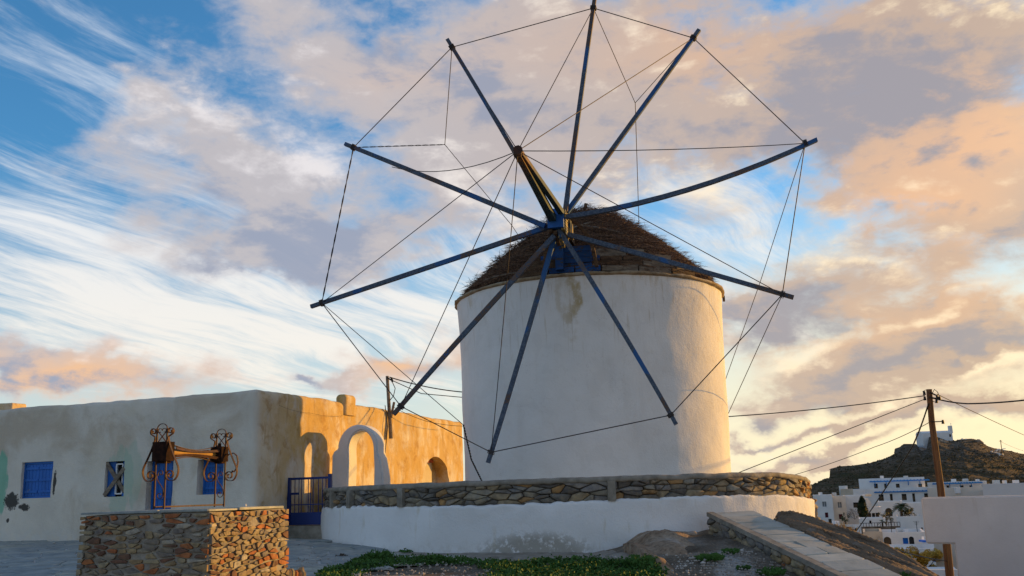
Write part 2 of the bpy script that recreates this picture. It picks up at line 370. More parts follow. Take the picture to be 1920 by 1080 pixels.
GREYST = stone_mat('schist stone', [(.20, .18, .15), (.13, .12, .105), (.24, .20, .15), (.16, .15, .14), (.28, .22, .14), (.17, .155, .13), (.33, .20, .09), (.21, .19, .17), (.12, .105, .09), (.26, .23, .18)])
WELLST = stone_mat('well stone', [(.20, .17, .13), (.26, .20, .12), (.30, .11, .045), (.30, .23, .13), (.13, .075, .05), (.23, .20, .16), (.29, .24, .15), (.34, .13, .05), (.17, .15, .13), (.27, .19, .10), (.16, .085, .055), (.33, .30, .24), (.22, .16, .10), (.25, .21, .15)], 14.)
MORTAR = gen_mat('lime mortar', [(.20, .18, .15), (.30, .27, .22), (.36, .33, .28)], 6., bdist=.012, bscale=22.)
DARKMORTAR = gen_mat('dark joint earth', [(.05, .043, .035), (.10, .085, .065), (.16, .13, .10)], 6., bdist=.01, bscale=20.)
CAPM = gen_mat('weathered concrete cap', [(.17, .15, .12), (.26, .23, .185), (.34, .31, .26)], 5., bdist=.01, bscale=18.)
FLAG = None
m, t, b = newmat('blue grey flagstone', .7, .3)
oi = t.N.new('ShaderNodeObjectInfo').outputs['Random']; p = pos(t)
n = t.noise(t.vm('ADD', p, t.xyz(t.m('MULTIPLY', oi, 19.), 0., 0.)), 3., 7., .65, .6)
c = t.ramp(n, [(.3, (.19, .21, .205)), (.5, (.29, .31, .29)), (.62, (.39, .40, .365)), (.75, (.30, .26, .19))])
c = t.mix(1., c, t.ramp(oi, [(0, (.8, .85, .9)), (.5, (1, 1, 1)), (1, (1.15, 1.12, 1.0))]), 'MULTIPLY')
t.put(b.inputs['Base Color'], c); bump(t, b, t.noise(p, 12., 6., .65), .008); FLAG = m
GROUT = gen_mat('whitewashed joints', [(.42, .41, .38), (.56, .55, .52), (.66, .65, .62)], 4., bdist=.006)
BLUEP = None
def paint(name, col, chip, amount=.62, scale=8., rough=.55, stretch=(1, 1, .35)):
    m, t, b = newmat(name, rough, .35); p = t.vm('MULTIPLY', pos(t), stretch)
    n = t.noise(p, scale, 7., .65); v = t.noise(p, 1.7, 3., .5)
    c = t.mix(t.ss(v, .35, .7), tuple(x * .72 for x in col), tuple(min(1, x * 1.2) for x in col))
    c = t.mix(t.ss(n, amount, amount + .05), c, chip); t.put(b.inputs['Base Color'], c)
    bump(t, b, n, .002); return m
BLUEP = paint('blue paint', (.014, .12, .43), (.20, .20, .19), .66)
CAPBLUE = paint('flaking blue board paint', (.010, .07, .24), (.06, .05, .04), .55, 9., .7, (.6, .6, 2.2))
NAVYP = paint('dark blue gate paint', (.008, .03, .16), (.10, .06, .04), .70, rough=.45)
RUST = gen_mat('rusty iron', [(.022, .008, .005), (.052, .017, .008), (.09, .030, .012)], 14., rough=.7, bdist=.002, bscale=90., spec=.4)
DARKIRON = gen_mat('dark greasy iron', [(.010, .005, .004), (.022, .009, .006), (.045, .018, .010)], 20., rough=.85, spec=.1, bdist=.002, bscale=80.)
LITWOOD = gen_mat('lit yellow wood drum', [(.26, .13, .035), (.40, .22, .06), (.30, .16, .045)], 9., rough=.6)  # yellow of the light falling on the drum, put into its colour
BARE = gen_mat('bare grey timber', [(.10, .075, .05), (.19, .15, .11), (.28, .23, .17)], 7., stretch=(.5, .5, 2.), bdist=.006, bscale=25.)
TIMBER = gen_mat('brown roof timber', [(.045, .026, .015), (.10, .06, .033), (.17, .105, .058)], 6., stretch=(.6, .6, 3.), bdist=.012, bscale=18.)
POLEW = gen_mat('creosoted pole wood', [(.085, .04, .018), (.15, .075, .033), (.20, .11, .05)], 5., stretch=(4, 4, .25), bdist=.006, bscale=16.)
WIREM = gen_mat('twisted steel wire', [(.03, .026, .024), (.06, .045, .04)], 20., rough=.6, bdist=0)
CABLE = gen_mat('black cable', [(.012, .012, .012), (.03, .028, .026)], 20., rough=.6, bdist=0)

# spar: weathered blue grey paint with bare brown lengths and bright blue touch ups
m, t, b = newmat('weathered blue spar paint', .7, .3); p = pos(t); oi = t.N.new('ShaderNodeObjectInfo').outputs['Random']
q = t.vm('ADD', p, t.xyz(t.m('MULTIPLY', oi, 50.), t.m('MULTIPLY', oi, 23.), 0.))
n1 = t.noise(q, .9, 2., .5); n2 = t.noise(q, 1.15, 2., .5); n3 = t.noise(q, 26., 5., .6)
c = t.mix(t.ss(n3, .40, .62), (.048, .070, .108), (.095, .125, .170))
c = t.mix(t.m('MULTIPLY', t.ss(n1, .575, .595), .85), c, (.02, .10, .28))
c = t.mix(t.m('MULTIPLY', t.m('MULTIPLY', t.ss(n2, .55, .58), t.ss(n3, .38, .52)), .9), c, (.12, .075, .05))
t.put(b.inputs['Base Color'], c); bump(t, b, n3, .004); SPAR = m

def plaster(name, base, stainfn=None, var=.08, bd=.01):
    m, t, b = newmat(name, .92, .15); p = pos(t)
    n = t.noise(p, .8, 5., .55); n2 = t.noise(p, 6., 6., .6)
    c = t.mix(t.ss(n, .3, .7), tuple(x * (1 - var) for x in base), tuple(min(.9, x * (1 + var)) for x in base))
    c = t.mix(t.m('MULTIPLY', t.ss(n2, .55, .8), .25), c, tuple(x * y for x, y in zip(base, (.8, .74, .62))))
    if stainfn: c = stainfn(t, p, c, n, n2)
    t.put(b.inputs['Base Color'], c)
    h = t.m('ADD', t.m('MULTIPLY', t.noise(p, 2.2, 6., .6), 1.), t.m('MULTIPLY', t.noise(p, 30., 4., .65), .28))
    bump(t, b, h, bd * 2.2); return m
TC = Vector((1.84, 22.9, 0))
def tower_stain(t, p, c, n, n2):
    x, y, z = t.sep(p)[:3]
    a = t.m('ARCTAN2', t.m('SUBTRACT', x, TC.x), t.m('SUBTRACT', TC.y, y))
    drip = t.noise(t.xyz(t.m('MULTIPLY', a, 9.), t.m('MULTIPLY', z, .8), 0.), 2., 5., .6)
    top = t.ss(z, 4.9, 6.1)
    c = t.mix(t.m('MULTIPLY', t.m('MULTIPLY', t.ss(drip, .5, .72), top), .55), c, (.50, .40, .24))
    o = oval(t, a, z, -.215, 5.62, .085, .52); o = t.m('ADD', o, t.m('MULTIPLY', t.m('SUBTRACT', t.noise(t.vm('MULTIPLY', p, (1., 1., .6)), 5., 6., .7), .5), 2.6)); side = t.ss(a, -.26, -.16); ring = t.m('MULTIPLY', t.m('MULTIPLY', t.ss(o, -.4, .3), t.m('SUBTRACT', 1., t.m('MULTIPLY', t.ss(o, .45, 1.1), .75))), t.m('ADD', .45, t.m('MULTIPLY', side, .55)))
    c = t.mix(t.m('MULTIPLY', t.m('MULTIPLY', ring, t.ss(n2, .25, .5)), .8), c, (.42, .30, .11))
    o2 = oval(t, a, z, -.2, 5.0, .06, .6)
    c = t.mix(t.m('MULTIPLY', t.ss(o2, 0., .8), t.m('MULTIPLY', t.ss(n2, .4, .7), .35)), c, (.50, .42, .28))
    cr = t.noise(t.xyz(t.m('MULTIPLY', a, 3.), t.m('MULTIPLY', z, .9), 8.), 1.6, 6., .6, .8); crk = t.m('SUBTRACT', 1., t.ss(t.m('ABSOLUTE', t.m('SUBTRACT', cr, .5)), .0, .0035))
    c = t.mix(t.m('MULTIPLY', t.m('MULTIPLY', crk, t.ss(t.noise(p, .6, 2., .5), .50, .6)), .5), c, (.35, .31, .26))
    pt_ = t.noise(p, 1.7, 4., .5, .6); c = t.mix(t.m('MULTIPLY', t.ss(pt_, .545, .56), .10), c, (.85, .84, .82)); c = t.mix(t.m('MULTIPLY', t.ss(pt_, .43, .41), .09), c, (.5, .47, .42))
    st_ = t.noise(t.xyz(t.m('MULTIPLY', a, 26.), t.m('MULTIPLY', z, .5), 1.), 1.5, 4., .6); c = t.mix(t.m('MULTIPLY', t.m('MULTIPLY', t.ss(st_, .60, .72), t.ss(z, 3.6, 6.0)), .5), c, (.40, .31, .18))
    vs = t.noise(t.xyz(t.m('MULTIPLY', a, 5.), t.m('MULTIPLY', z, .25), 3.), 2., 4., .5)
    return t.mix(t.m('MULTIPLY', t.ss(vs, .5, .75), .22), c, (.58, .53, .46))
TOWERP = plaster('whitewashed tower plaster', (.78, .76, .72), tower_stain, .05)
def base_stain(t, p, c, n, n2):
    x, y, z = t.sep(p)[:3]
    o = oval(t, x, z, .25, .55, 1.15, .42); n3 = t.noise(p, 9., 7., .7)
    msk = t.m('MULTIPLY', t.ss(o, -.15, .75), t.ss(t.m('ADD', n3, t.m('MULTIPLY', o, .12)), .46, .58))
    c = t.mix(t.m('MULTIPLY', msk, .72), c, (.25, .22, .165))
    foot = t.m('MULTIPLY', t.ss(z, .85, .5), t.ss(n2, .45, .65)); c = t.mix(t.m('MULTIPLY', foot, .4), c, (.42, .38, .30))
    drip = t.noise(t.vm('MULTIPLY', p, (3., 3., .7)), 1.7, 4., .6)
    return t.mix(t.m('MULTIPLY', t.ss(drip, .58, .75), .45), c, (.55, .47, .32))
BASEP = plaster('whitewash on terrace foot', (.76, .755, .74), base_stain, .05, .014)
WHITEP = plaster('white house plaster', (.72, .71, .69), None, .05)
WHITEP2 = plaster('cream house plaster', (.62, .56, .48), None, .08)
GREYP = plaster('grey white old plaster', (.55, .54, .51), None, .1)
PARAPETP = plaster('smooth white parapet plaster', (.64, .61, .59), None, .03, .003)
def near_stain(t, p, c, n, n2):
    z = t.sep(p)[2]; st = t.noise(t.vm('MULTIPLY', p, (7., 7., .5)), 1.6, 5., .6)
    c = t.mix(t.m('MULTIPLY', t.m('MULTIPLY', t.ss(st, .54, .72), t.ss(z, .2, 1.15)), .22), c, (.40, .35, .28))
    return t.mix(t.m('MULTIPLY', t.ss(n, .52, .6), .07), c, (.8, .78, .74))
NEARP = plaster('brushed white parapet plaster', (.64, .61, .59), near_stain, .05, .006)
BEIGEP = plaster('beige plaster', (.52, .44, .34), None, .1)
HC = Vector((-5.617, 20.85, 0)); HL = Vector((-.951, .309, 0)); HR = Vector((.309, .951, 0))
def house_stain(t, p, c, n, n2):
    d = t.vm('SUBTRACT', p, tuple(HC)); sl = t.vm('DOT_PRODUCT', d, tuple(HL)); sr = t.vm('DOT_PRODUCT', d, tuple(HR)); z = t.sep(p)[2]
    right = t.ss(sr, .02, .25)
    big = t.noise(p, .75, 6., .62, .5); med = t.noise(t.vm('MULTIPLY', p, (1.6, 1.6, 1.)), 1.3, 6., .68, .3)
    # brown run-off from the parapet and ochre wash on the side wall, weaker towards the corner
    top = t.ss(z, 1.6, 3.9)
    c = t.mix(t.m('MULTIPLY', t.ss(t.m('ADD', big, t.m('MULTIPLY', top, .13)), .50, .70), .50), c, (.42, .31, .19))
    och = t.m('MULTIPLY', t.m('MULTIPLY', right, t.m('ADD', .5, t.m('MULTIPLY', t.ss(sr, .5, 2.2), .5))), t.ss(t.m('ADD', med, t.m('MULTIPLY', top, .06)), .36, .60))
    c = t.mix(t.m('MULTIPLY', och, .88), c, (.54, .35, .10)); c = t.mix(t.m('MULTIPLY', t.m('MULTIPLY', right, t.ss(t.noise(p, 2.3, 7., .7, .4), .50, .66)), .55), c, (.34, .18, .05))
    streak = t.noise(t.vm('MULTIPLY', p, (5., 5., .6)), 1.4, 5., .6)
    c = t.mix(t.m('MULTIPLY', t.m('MULTIPLY', right, t.ss(streak, .55, .72)), .5), c, (.33, .21, .09))
    pale = t.noise(p, 1.1, 5., .6); c = t.mix(t.m('MULTIPLY', t.ss(pale, .54, .68), .55), c, (.66, .58, .44))
    low = t.ss(z, 1.35, .85); c = t.mix(t.m('MULTIPLY', t.m('MULTIPLY', low, t.ss(n2, .4, .6)), .5), c, (.62, .61, .58))
    nn = t.noise(p, 2.6, 5., .6)
    def spot(cu, cv, ru, rv, col, k, edge=.0, sc=None):
        o = oval(t, sl, z, cu, cv, ru, rv); o = t.m('ADD', o, t.m('MULTIPLY', t.m('SUBTRACT', sc if sc is not None else nn, .5), 3.2))
        return t.mix(t.m('MULTIPLY', t.m('MULTIPLY', t.ss(o, edge, edge + .3), t.ss(right, .5, 0.)), k), c, col)
    for (px, py, rx, ry, col, k) in [(225, 905, .36, .8, (.36, .48, .36), .55), (248, 890, .30, .75, (.36, .48, .36), .42), (2, 905, .22, .8, (.16, .45, .30), .8)]:
        s_, z_ = on_plane(px, py, HC, HL); c = spot(s_, z_, rx, ry, col, k, 0., t.m('ADD', t.m('MULTIPLY', streak, .6), t.m('MULTIPLY', nn, .4)))
    fine = t.noise(t.vm('MULTIPLY', p, (1., 1., .7)), 11., 8., .78)
    for (px, py, rx, ry) in [(22, 940, .26, .22), (47, 951, .2, .10), (102, 905, .05, .32), (14, 976, .05, .06)]:
        s_, z_ = on_plane(px, py, HC, HL); c = spot(s_, z_, rx, ry, (.035, .035, .032), .93, .15, fine)
    return c
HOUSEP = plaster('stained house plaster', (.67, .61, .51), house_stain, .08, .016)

# ------------------------------------------------------------------ terrain
def pt(px, py, D): v = P(px, py, D); return (v.x, v.y, v.z)
CTRL = [(0, -20, -.6), (0, 0, .05), (-5, 5, .2), (5, 5, -.1), (0, 10, .36), (-5, 10, .36), (-10, 15, .6), (-16, 20, .85), (-30, 25, 1.1), (0, 13, .43), (-3, 13.5, .48), (-7, 16, .66),
        (-12.1, 23, .86), (-5.6, 20.7, .82), (1.1, 17.4, .52), (-2, 18.2, .52), (-4.3, 22.5, .68), (-3, 17, .56), (2.27, 17, .78), (3.3, 17.2, .76), (1.3, 16.9, .5), (2.1, 14, .3), (1.5, 15, .42), (2.9, 15.4, .62),
        (3.6, 16.0, .60), (4.1, 14.5, .10), (4.4, 13, -.25), (3.2, 13.2, .1), pt(1470, 975, 17.6), pt(1530, 985, 17.3), pt(1600, 1010, 16.6), pt(1660, 1043, 15.8), pt(1740, 1082, 15.0), pt(1800, 1130, 13.5),
        (7.6, 19, -.6), (8, 16.5, -1.2), (8.5, 14, -1.8), (9, 11, -2.2), (10, 20, -1.7), (6, 5, -1.5), (7.2, 22, .2), (8, 26, -.3), (12, 25, -2.4), (1, 23, 1.2), (-1, 30, 1.), (-6, 34, 1.), (13.6, 30, -3.2), (20, 30, -4.8), (15, 15, -4.),
        (25, 60, -7.3), (10, 60, -5.), (45, 60, -8.), (40, 110, -10.4), (70, 110, -11), (60, 156, -8.8), (52, 135, -10.), (85, 180, -6.), (80, 225, -3.5), (120, 225, -2.), (90, 260, -1.), (0, 60, -1), (-30, 60, 0), (0, 100, -5), (0, 200, -12), (-60, 100, -2), (-60, 0, 0), (60, 0, -9), (0, -60, -3),
        (-200, 200, -14), (0, 500, -16), (400, 100, -16), (-400, -100, -14), (200, -400, -14), (300, 400, -14), (-300, 500, -14)]
_c = np.array(CTRL, float); _A = np.hypot(_c[:, None, 0] - _c[None, :, 0], _c[:, None, 1] - _c[None, :, 1])
_K = np.block([[_A, np.ones((len(_c), 1))], [np.ones((1, len(_c))), np.zeros((1, 1))]])
_w = np.linalg.solve(_K, np.append(_c[:, 2], 0.))
def hgt(x, y):
    x = np.asarray(x, float); y = np.asarray(y, float)
    r = np.hypot(x[..., None] - _c[:, 0], y[..., None] - _c[:, 1]); z = r @ _w[:-1] + _w[-1]
    d = np.hypot(x, y); k = np.clip((d - 330) / 200, 0, 1); return z * (1 - k) + (-16.) * k
def H(x, y): return float(hgt(np.array([x]), np.array([y]))[0])
def G(px, py, lo=6., hi=60.):
    """where the sight line through a pixel meets the ground"""
    Ds = np.linspace(lo, hi, 500); r = ray(px, py); k = Ds / r.y
    zz = EYE.z + r.z * k - hgt(r.x * k, r.y * k); i = np.argmax(zz < 0)
    if zz[i] >= 0: i = len(Ds) - 1
    D = Ds[i]; q = EYE + r * (D / r.y); return Vector((q.x, q.y, H(q.x, q.y)))
angs = sorted(set([round(a, 3) for a in np.arange(-40, 42, .5)] + [round(a, 3) for a in np.arange(-180, 180, 6)]))
rads = [.3]
while rads[-1] < 4500:
    r_ = rads[-1]; rads.append(r_ + (.14 if 11 < r_ < 20 else max(.14, r_ * .06)))
gx = np.array([[r_ * math.sin(RAD(a)) for a in angs] for r_ in rads]); gy = np.array([[r_ * math.cos(RAD(a)) for a in angs] for r_ in rads])
gz = hgt(gx, gy)
vs = []
for i in range(len(rads)):
    for j in range(len(angs)):
        x_, y_ = gx[i, j], gy[i, j]
        amp = .03 if rads[i] < 40 else .5
        vs.append((x_, y_, gz[i, j] - .03 + amp * noise.fractal((x_ * .9 / (amp * 8 + .5), y_ * .9 / (amp * 8 + .5), 3), .7, 2., 4)))
na = len(angs); fs = []
for i in range(len(rads) - 1):
    for j in range(na):
        k = (j + 1) % na; fs.append((i * na + j, i * na + k, (i + 1) * na + k, (i + 1) * na + j))
fs.append(tuple(range(na))[::-1])
m, t, b = newmat('dry earth and gravel', .95, .1); p = pos(t); yy = t.sep(p)[1]
n = t.noise(p, 1.3, 7., .65); n2 = t.noise(p, 28., 4., .7)
c = t.ramp(n, [(.3, (.11, .085, .06)), (.48, (.19, .155, .115)), (.6, (.27, .235, .19)), (.72, (.36, .34, .31))])
c = t.mix(1., c, t.ramp(n2, [(.3, (.6, .6, .6)), (.55, (1, 1, 1)), (.75, (1.5, 1.5, 1.5))]), 'MULTIPLY')
fc = t.ramp(t.noise(p, .05, 6., .6), [(.3, (.05, .055, .025)), (.5, (.085, .08, .04)), (.7, (.14, .11, .07))])
def pale_patches(t, p, c):
    x_, y_ = t.sep(p)[:2]; e = t.noise(p, 2.4, 7., .7); acc = None
    for (px, py, rx, ry) in PALE:
        g = P(px, py, 14.5); o = t.m('MAXIMUM', oval(t, x_, y_, g.x, ry, rx, 1.1), -1.); acc = o if acc is None else t.m('MAXIMUM', acc, o)
    k = t.m('ADD', acc, t.m('MULTIPLY', t.m('SUBTRACT', e, .5), 3.))
    pc = t.ramp(t.noise(p, 13., 6., .7), [(.32, (.17, .16, .14)), (.5, (.38, .37, .35)), (.66, (.56, .55, .53))])
    return t.mix(t.m('MULTIPLY', t.ss(k, .0, .5), .85), c, pc)
PALE = [(800, 1065, 1.25, 13.7), (1400, 1050, .45, 14.8), (1430, 1070, .4, 14.0)]
c = t.mix(t.ss(yy, 22., 45.), c, fc); c = pale_patches(t, p, c); t.put(b.inputs['Base Color'], c); bump(t, b, t.m('ADD', n2, n), .03)
obj('ground', vs, fs, m, smooth=True, kind='structure', origin=(0, 0, 0))

def inpoly(x, y, poly):
    c_ = False; n_ = len(poly); j = n_ - 1
    for i in range(n_):
        xi, yi = poly[i][0], poly[i][1]; xj, yj = poly[j][0], poly[j][1]
        if (yi > y) != (yj > y) and x < (xj - xi) * (y - yi) / (yj - yi) + xi: c_ = not c_
        j = i
    return c_
def drape(name, poly, cell, dz, mat, fn=None, skirt=.09, **kw):
    """a sheet lying on the ground inside a world polygon"""
    xs = [p[0] for p in poly]; ys = [p[1] for p in poly]; x0, y0 = min(xs), min(ys)
    nx, ny = int((max(xs) - x0) / cell) + 2, int((max(ys) - y0) / cell) + 2
    X, Y = np.meshgrid(x0 + cell * np.arange(nx), y0 + cell * np.arange(ny)); Z = hgt(X, Y)
    keep = [[inpoly(X[j, i] + cell / 2, Y[j, i] + cell / 2, poly) for i in range(nx)] for j in range(ny)]
    idx = {}; vs = []; fs = []
    def vid(i, j):
        if (i, j) not in idx:
            idx[(i, j)] = len(vs); x_, y_ = X[j, i], Y[j, i]
            vs.append((x_, y_, Z[j, i] + dz + (fn(x_, y_) if fn else 0)))
        return idx[(i, j)]
    for j in range(ny - 1):
        for i in range(nx - 1):
            if keep[j][i]: fs.append((vid(i, j), vid(i + 1, j), vid(i + 1, j + 1), vid(i, j + 1)))
    cnt = {}
    for f_ in fs:
        for v_ in f_: cnt[v_] = cnt.get(v_, 0) + 1
    rr_ = random.Random(len(vs)); vs = [(v_[0] + (rr_.uniform(-.4, .4) * cell if cnt[i] < 4 else 0), v_[1] + (rr_.uniform(-.4, .4) * cell if cnt[i] < 4 else 0), v_[2] - (skirt if cnt[i] < 4 else 0)) for i, v_ in enumerate(vs)]
    return obj(name, vs, fs, mat, smooth=True, **kw)
def pxpoly(pts): return [(lambda g: (g.x, g.y))(G(*q)) for q in pts]

# paved square: whitewashed bed with flagstones laid in it
PV = [(-17, 12), (-4.9, 11.3), (-3.0, 13.0), (-2.9, 14.4), (-2.1, 16.0), (-1.2, 17.2), (-4.0, 20.3), (-4.2, 22.8), (-5.6, 21.0), (-17, 24.6)]
pav = drape('paving', PV, .35, .012, GROUT, kind='structure')
rp = random.Random(11)
def pf(s_, t_, d_): x_, y_ = -15 + s_, 11.2 + t_; return Vector((x_, y_, H(x_, y_) + .012 + d_))
ok = lambda s_, t_: inpoly(-15 + s_, 11.2 + t_, PV) and abs((-15 + s_) / (11.2 + t_)) < .62
polys = cells(14, 13, .72, .62, rp, .40, ok)
for poly in polys[:]:
    r_ = stone_mesh(poly, (.016 + .02 * rp.random()), .022, .012, pf, rp, .08, -.01)
    if r_: obj('flagstone', r_[0], r_[1], FLAG, pav)
print('flagstones', len(polys))

# ------------------------------------------------------------------ near rock, path, ramp
m, t, b = newmat('bare brown rock', .9, .15); p = pos(t)
n = t.noise(p, 1.6, 8., .65, .5); n2 = t.noise(p, 14., 6., .65)
c = t.ramp(n, [(.28, (.12, .08, .05)), (.45, (.25, .175, .115)), (.58, (.33, .25, .175)), (.68, (.40, .36, .32)), (.8, (.26, .18, .12))])
c = t.mix(1., c, t.ramp(n2, [(.3, (.6, .58, .56)), (.5, (1, 1, 1)), (.72, (1.35, 1.33, 1.3))]), 'MULTIPLY')
c = pale_patches(t, p, c); t.put(b.inputs['Base Color'], c); bump(t, b, t.m('ADD', n2, n), .03); ROCKM = m
m, t, b = newmat('layered schist', .9, .15); p = pos(t)
d_ = t.vm('DOT_PRODUCT', p, (.78, .62, .0)); e_ = t.vm('DOT_PRODUCT', p, (-.55, .75, .35))
q = t.xyz(t.m('MULTIPLY', e_, .5), t.m('MULTIPLY', d_, 4.5), t.m('MULTIPLY', t.sep(p)[2], 1.5))
n = t.noise(q, 2.2, 8., .68, .3)
c = t.ramp(n, [(.30, (.05, .032, .02)), (.42, (.13, .088, .055)), (.52, (.20, .145, .095)), (.60, (.17, .12, .08)), (.70, (.30, .26, .22))])
c = t.mix(t.m('MULTIPLY', t.ss(t.noise(p, 1.1, 4., .6), .58, .68), .7), c, (.33, .32, .31))
t.put(b.inputs['Base Color'], c); bump(t, b, n, .05); SCHIST = m

def mound_fn(x, y):
    v = noise.fractal((x * .8, y * .8, 1.7), .8, 2., 5) * .07
    rdg = 1 - abs(noise.noise((x * 1.3 + y * .5, y * .8, 9.)) * 2.)
    gully = math.exp(-((x - 2.15 + (y - 16.2) * .3) / .22) ** 2) * .14
    return v + max(0, rdg - .55) * .16 - gully - .24 * max(0., min(1., (x - 2.7 + (y - 17.2) * -.25) / .6)) + .03
mound = drape('rock_mound', [(1.75, 17.6), (1.7, 16.6), (2.0, 15.2), (1.9, 13.6), (2.6, 12.6), (4.4, 12.6), (4.35, 14.6), (3.9, 16.2), (3.9, 18.0)], .055, .03, ROCKM, mound_fn, skirt=.22, kind='structure')
def slope_fn(x, y):
    d_ = .78 * x + .62 * y; e_ = -.55 * x + .75 * y
    v = noise.fractal((e_ * .35, d_ * 3.0, .3), .6, 2., 6) * .10
    st = noise.noise((e_ * .25, d_ * 5.5, 5.)); v += (round(st * 4) / 4) * .075
    return v + .05 * noise.noise((x * .7, y * .7, 0)) + .05
drape('rock_slope', [(4.75, 17.9), (6.2, 19.2), (7.6, 18.2), (8.3, 15.4), (8.2, 11.6), (5.6, 11.6), (5.2, 13.4), (4.9, 15.2), (4.4, 17.3)], .05, .03, SCHIST, slope_fn, kind='structure')
# concrete strip along the foot of the terrace, pale gravel in front of it
drape('path', pxpoly([(660, 1047), (760, 1030), (900, 1036), (1090, 1036), (1150, 1030), (1190, 1043), (1120, 1053), (960, 1053), (860, 1050), (760, 1045), (690, 1062)]), .12, .035, CAPM, lambda x, y: .012 * noise.noise((x * 2, y * 2, 0)), kind='structure')
pb = MB(); rg = random.Random(5)
for reg, cnt in (([(640, 1100), (700, 1058), (800, 1054), (920, 1056), (945, 1075), (930, 1100)], 380), ([(1290, 1045), (1400, 1035), (1480, 1078), (1480, 1100), (1330, 1085)], 420), ([(1130, 1050), (1330, 1045), (1330, 1095), (1120, 1095)], 300), ([(560, 1040), (680, 1040), (640, 1070), (540, 1075)], 60)):
    for _ in range(cnt):
        while True:
            px = rg.uniform(min(a[0] for a in reg), max(a[0] for a in reg)); py = rg.uniform(min(a[1] for a in reg), max(a[1] for a in reg))
            if inpoly(px, py, reg): break
        g = G(px, py); s_ = rg.uniform(.008, .028) * (2 if rg.random() < .06 else 1)
        ax = Vector((rg.uniform(-1, 1), rg.uniform(-1, 1), rg.uniform(-.4, .4))).normalized(); ay = ax.cross(Vector((0, 0, 1))).normalized(); az = ax.cross(ay)
        c_ = g + Vector((0, 0, .04)); vs = [c_ + ax * s_, c_ - ax * s_ * .8, c_ + ay * s_ * .8, c_ - ay * s_ * .7, c_ + az * s_ * .6, c_ - az * s_ * .6]
        pb.add(vs, [(0, 2, 4), (2, 1, 4), (1, 3, 4), (3, 0, 4), (2, 0, 5), (1, 2, 5), (3, 1, 5), (0, 3, 5)])
pb.build('gravel', gen_mat('loose pale stones', [(.18, .15, .12), (.34, .31, .27), (.52, .50, .47)], 1.5, bdist=0), kind='stuff')

RFLAG = gen_mat('pale worn flagstone', [(.28, .28, .24), (.40, .40, .35), (.47, .46, .40)], 2.2, .75, .006, 14., rnd=.14)
# ramp with flagged top and rubble side
L0 = P(1323, 963, 17.55); L1 = P(1564, 1080, 14.0)
dR = (L1 - L0); Lr = dR.length; dirR = dR.normalized(); hR = Vector((dirR.x, dirR.y, 0)).normalized(); sideR = Vector((-hR.y, hR.x, 0)); sideR = sideR if sideR.x > 0 else -sideR
WR = .95
ramp = empty('stone_ramp', (L0.x, L0.y, H(L0.x, L0.y)), 'sloping ramp paved with pale flagstones on a rubble side wall', 'ramp')
mb = MB(); LR = Lr + 2.0
for i in range(12):
    a = L0 + dirR * (LR * i / 12); c_ = L0 + dirR * (LR * (i + 1) / 12)
    vs = []
    for q in (a, c_):
        for sd, in ((.06,), (WR + .06,)):
            w_ = q + sideR * sd; vs += [Vector((w_.x, w_.y, H(w_.x, w_.y) - .5)), Vector((w_.x, w_.y, q.z - .03))]
    mb.add(vs, [(0, 1, 5, 4), (2, 6, 7, 3), (1, 3, 7, 5)] + ([(0, 2, 3, 1)] if i == 0 else []) + ([(4, 5, 7, 6)] if i == 11 else []))
mb.build('core', MORTAR, ramp)
mb = MB()
for i in range(14):
    a = L0 + dirR * (LR * i / 14); c_ = L0 + dirR * (LR * (i + 1) / 14)
    j0 = R.uniform(-.012, .012)
    mb.beam(a + sideR * (.09 + j0) + Vector((0, 0, -.01)), c_ + sideR * (.09 + j0 * .5) + Vector((0, 0, -.01)), .14 + j0, .075)
mb.build('coping', CAPM, ramp)
rr = random.Random(3); s_ = .02; row = 0
while s_ < LR - .1:
    w_ = rr.uniform(.30, .46)
    cuts = [.155, WR] if rr.random() < .8 else [.155, rr.uniform(.4, .72), WR]
    for a, c_ in zip(cuts[:-1], cuts[1:]):
        j = [rr.uniform(-.012, .012) for _ in range(4)]
        poly = [(s_ + .006, a + .006), (s_ + w_ - .006 + j[0], a + .006), (s_ + w_ - .006 + j[1], c_ - .006), (s_ + .006, c_ - .006)]
        tl = rr.uniform(-.006, .006)
        f = lambda u, v, d, tl=tl: L0 + dirR * u + sideR * v + Vector((0, 0, d + tl))
        r_ = stone_mesh(poly, .003, .028, .012, f, rr, .06, -.04)
        obj('flagstone', r_[0], r_[1], RFLAG, ramp)
    s_ += w_
up = Vector((0, 0, 1))
def sf(u, v, d):
    q = L0 + dirR * u; return Vector((q.x, q.y, q.z - .06 - v)) - sideR * (d - .06)
polys = cells(LR, .62, .24, .13, rr)
lay_stones(ramp, polys, sf, .012, (.02, .06), .03, [GREYST, WELLST, GREYST], rr, cham=.25)
pxq = [tuple(round(v) for v in (0, 0))]

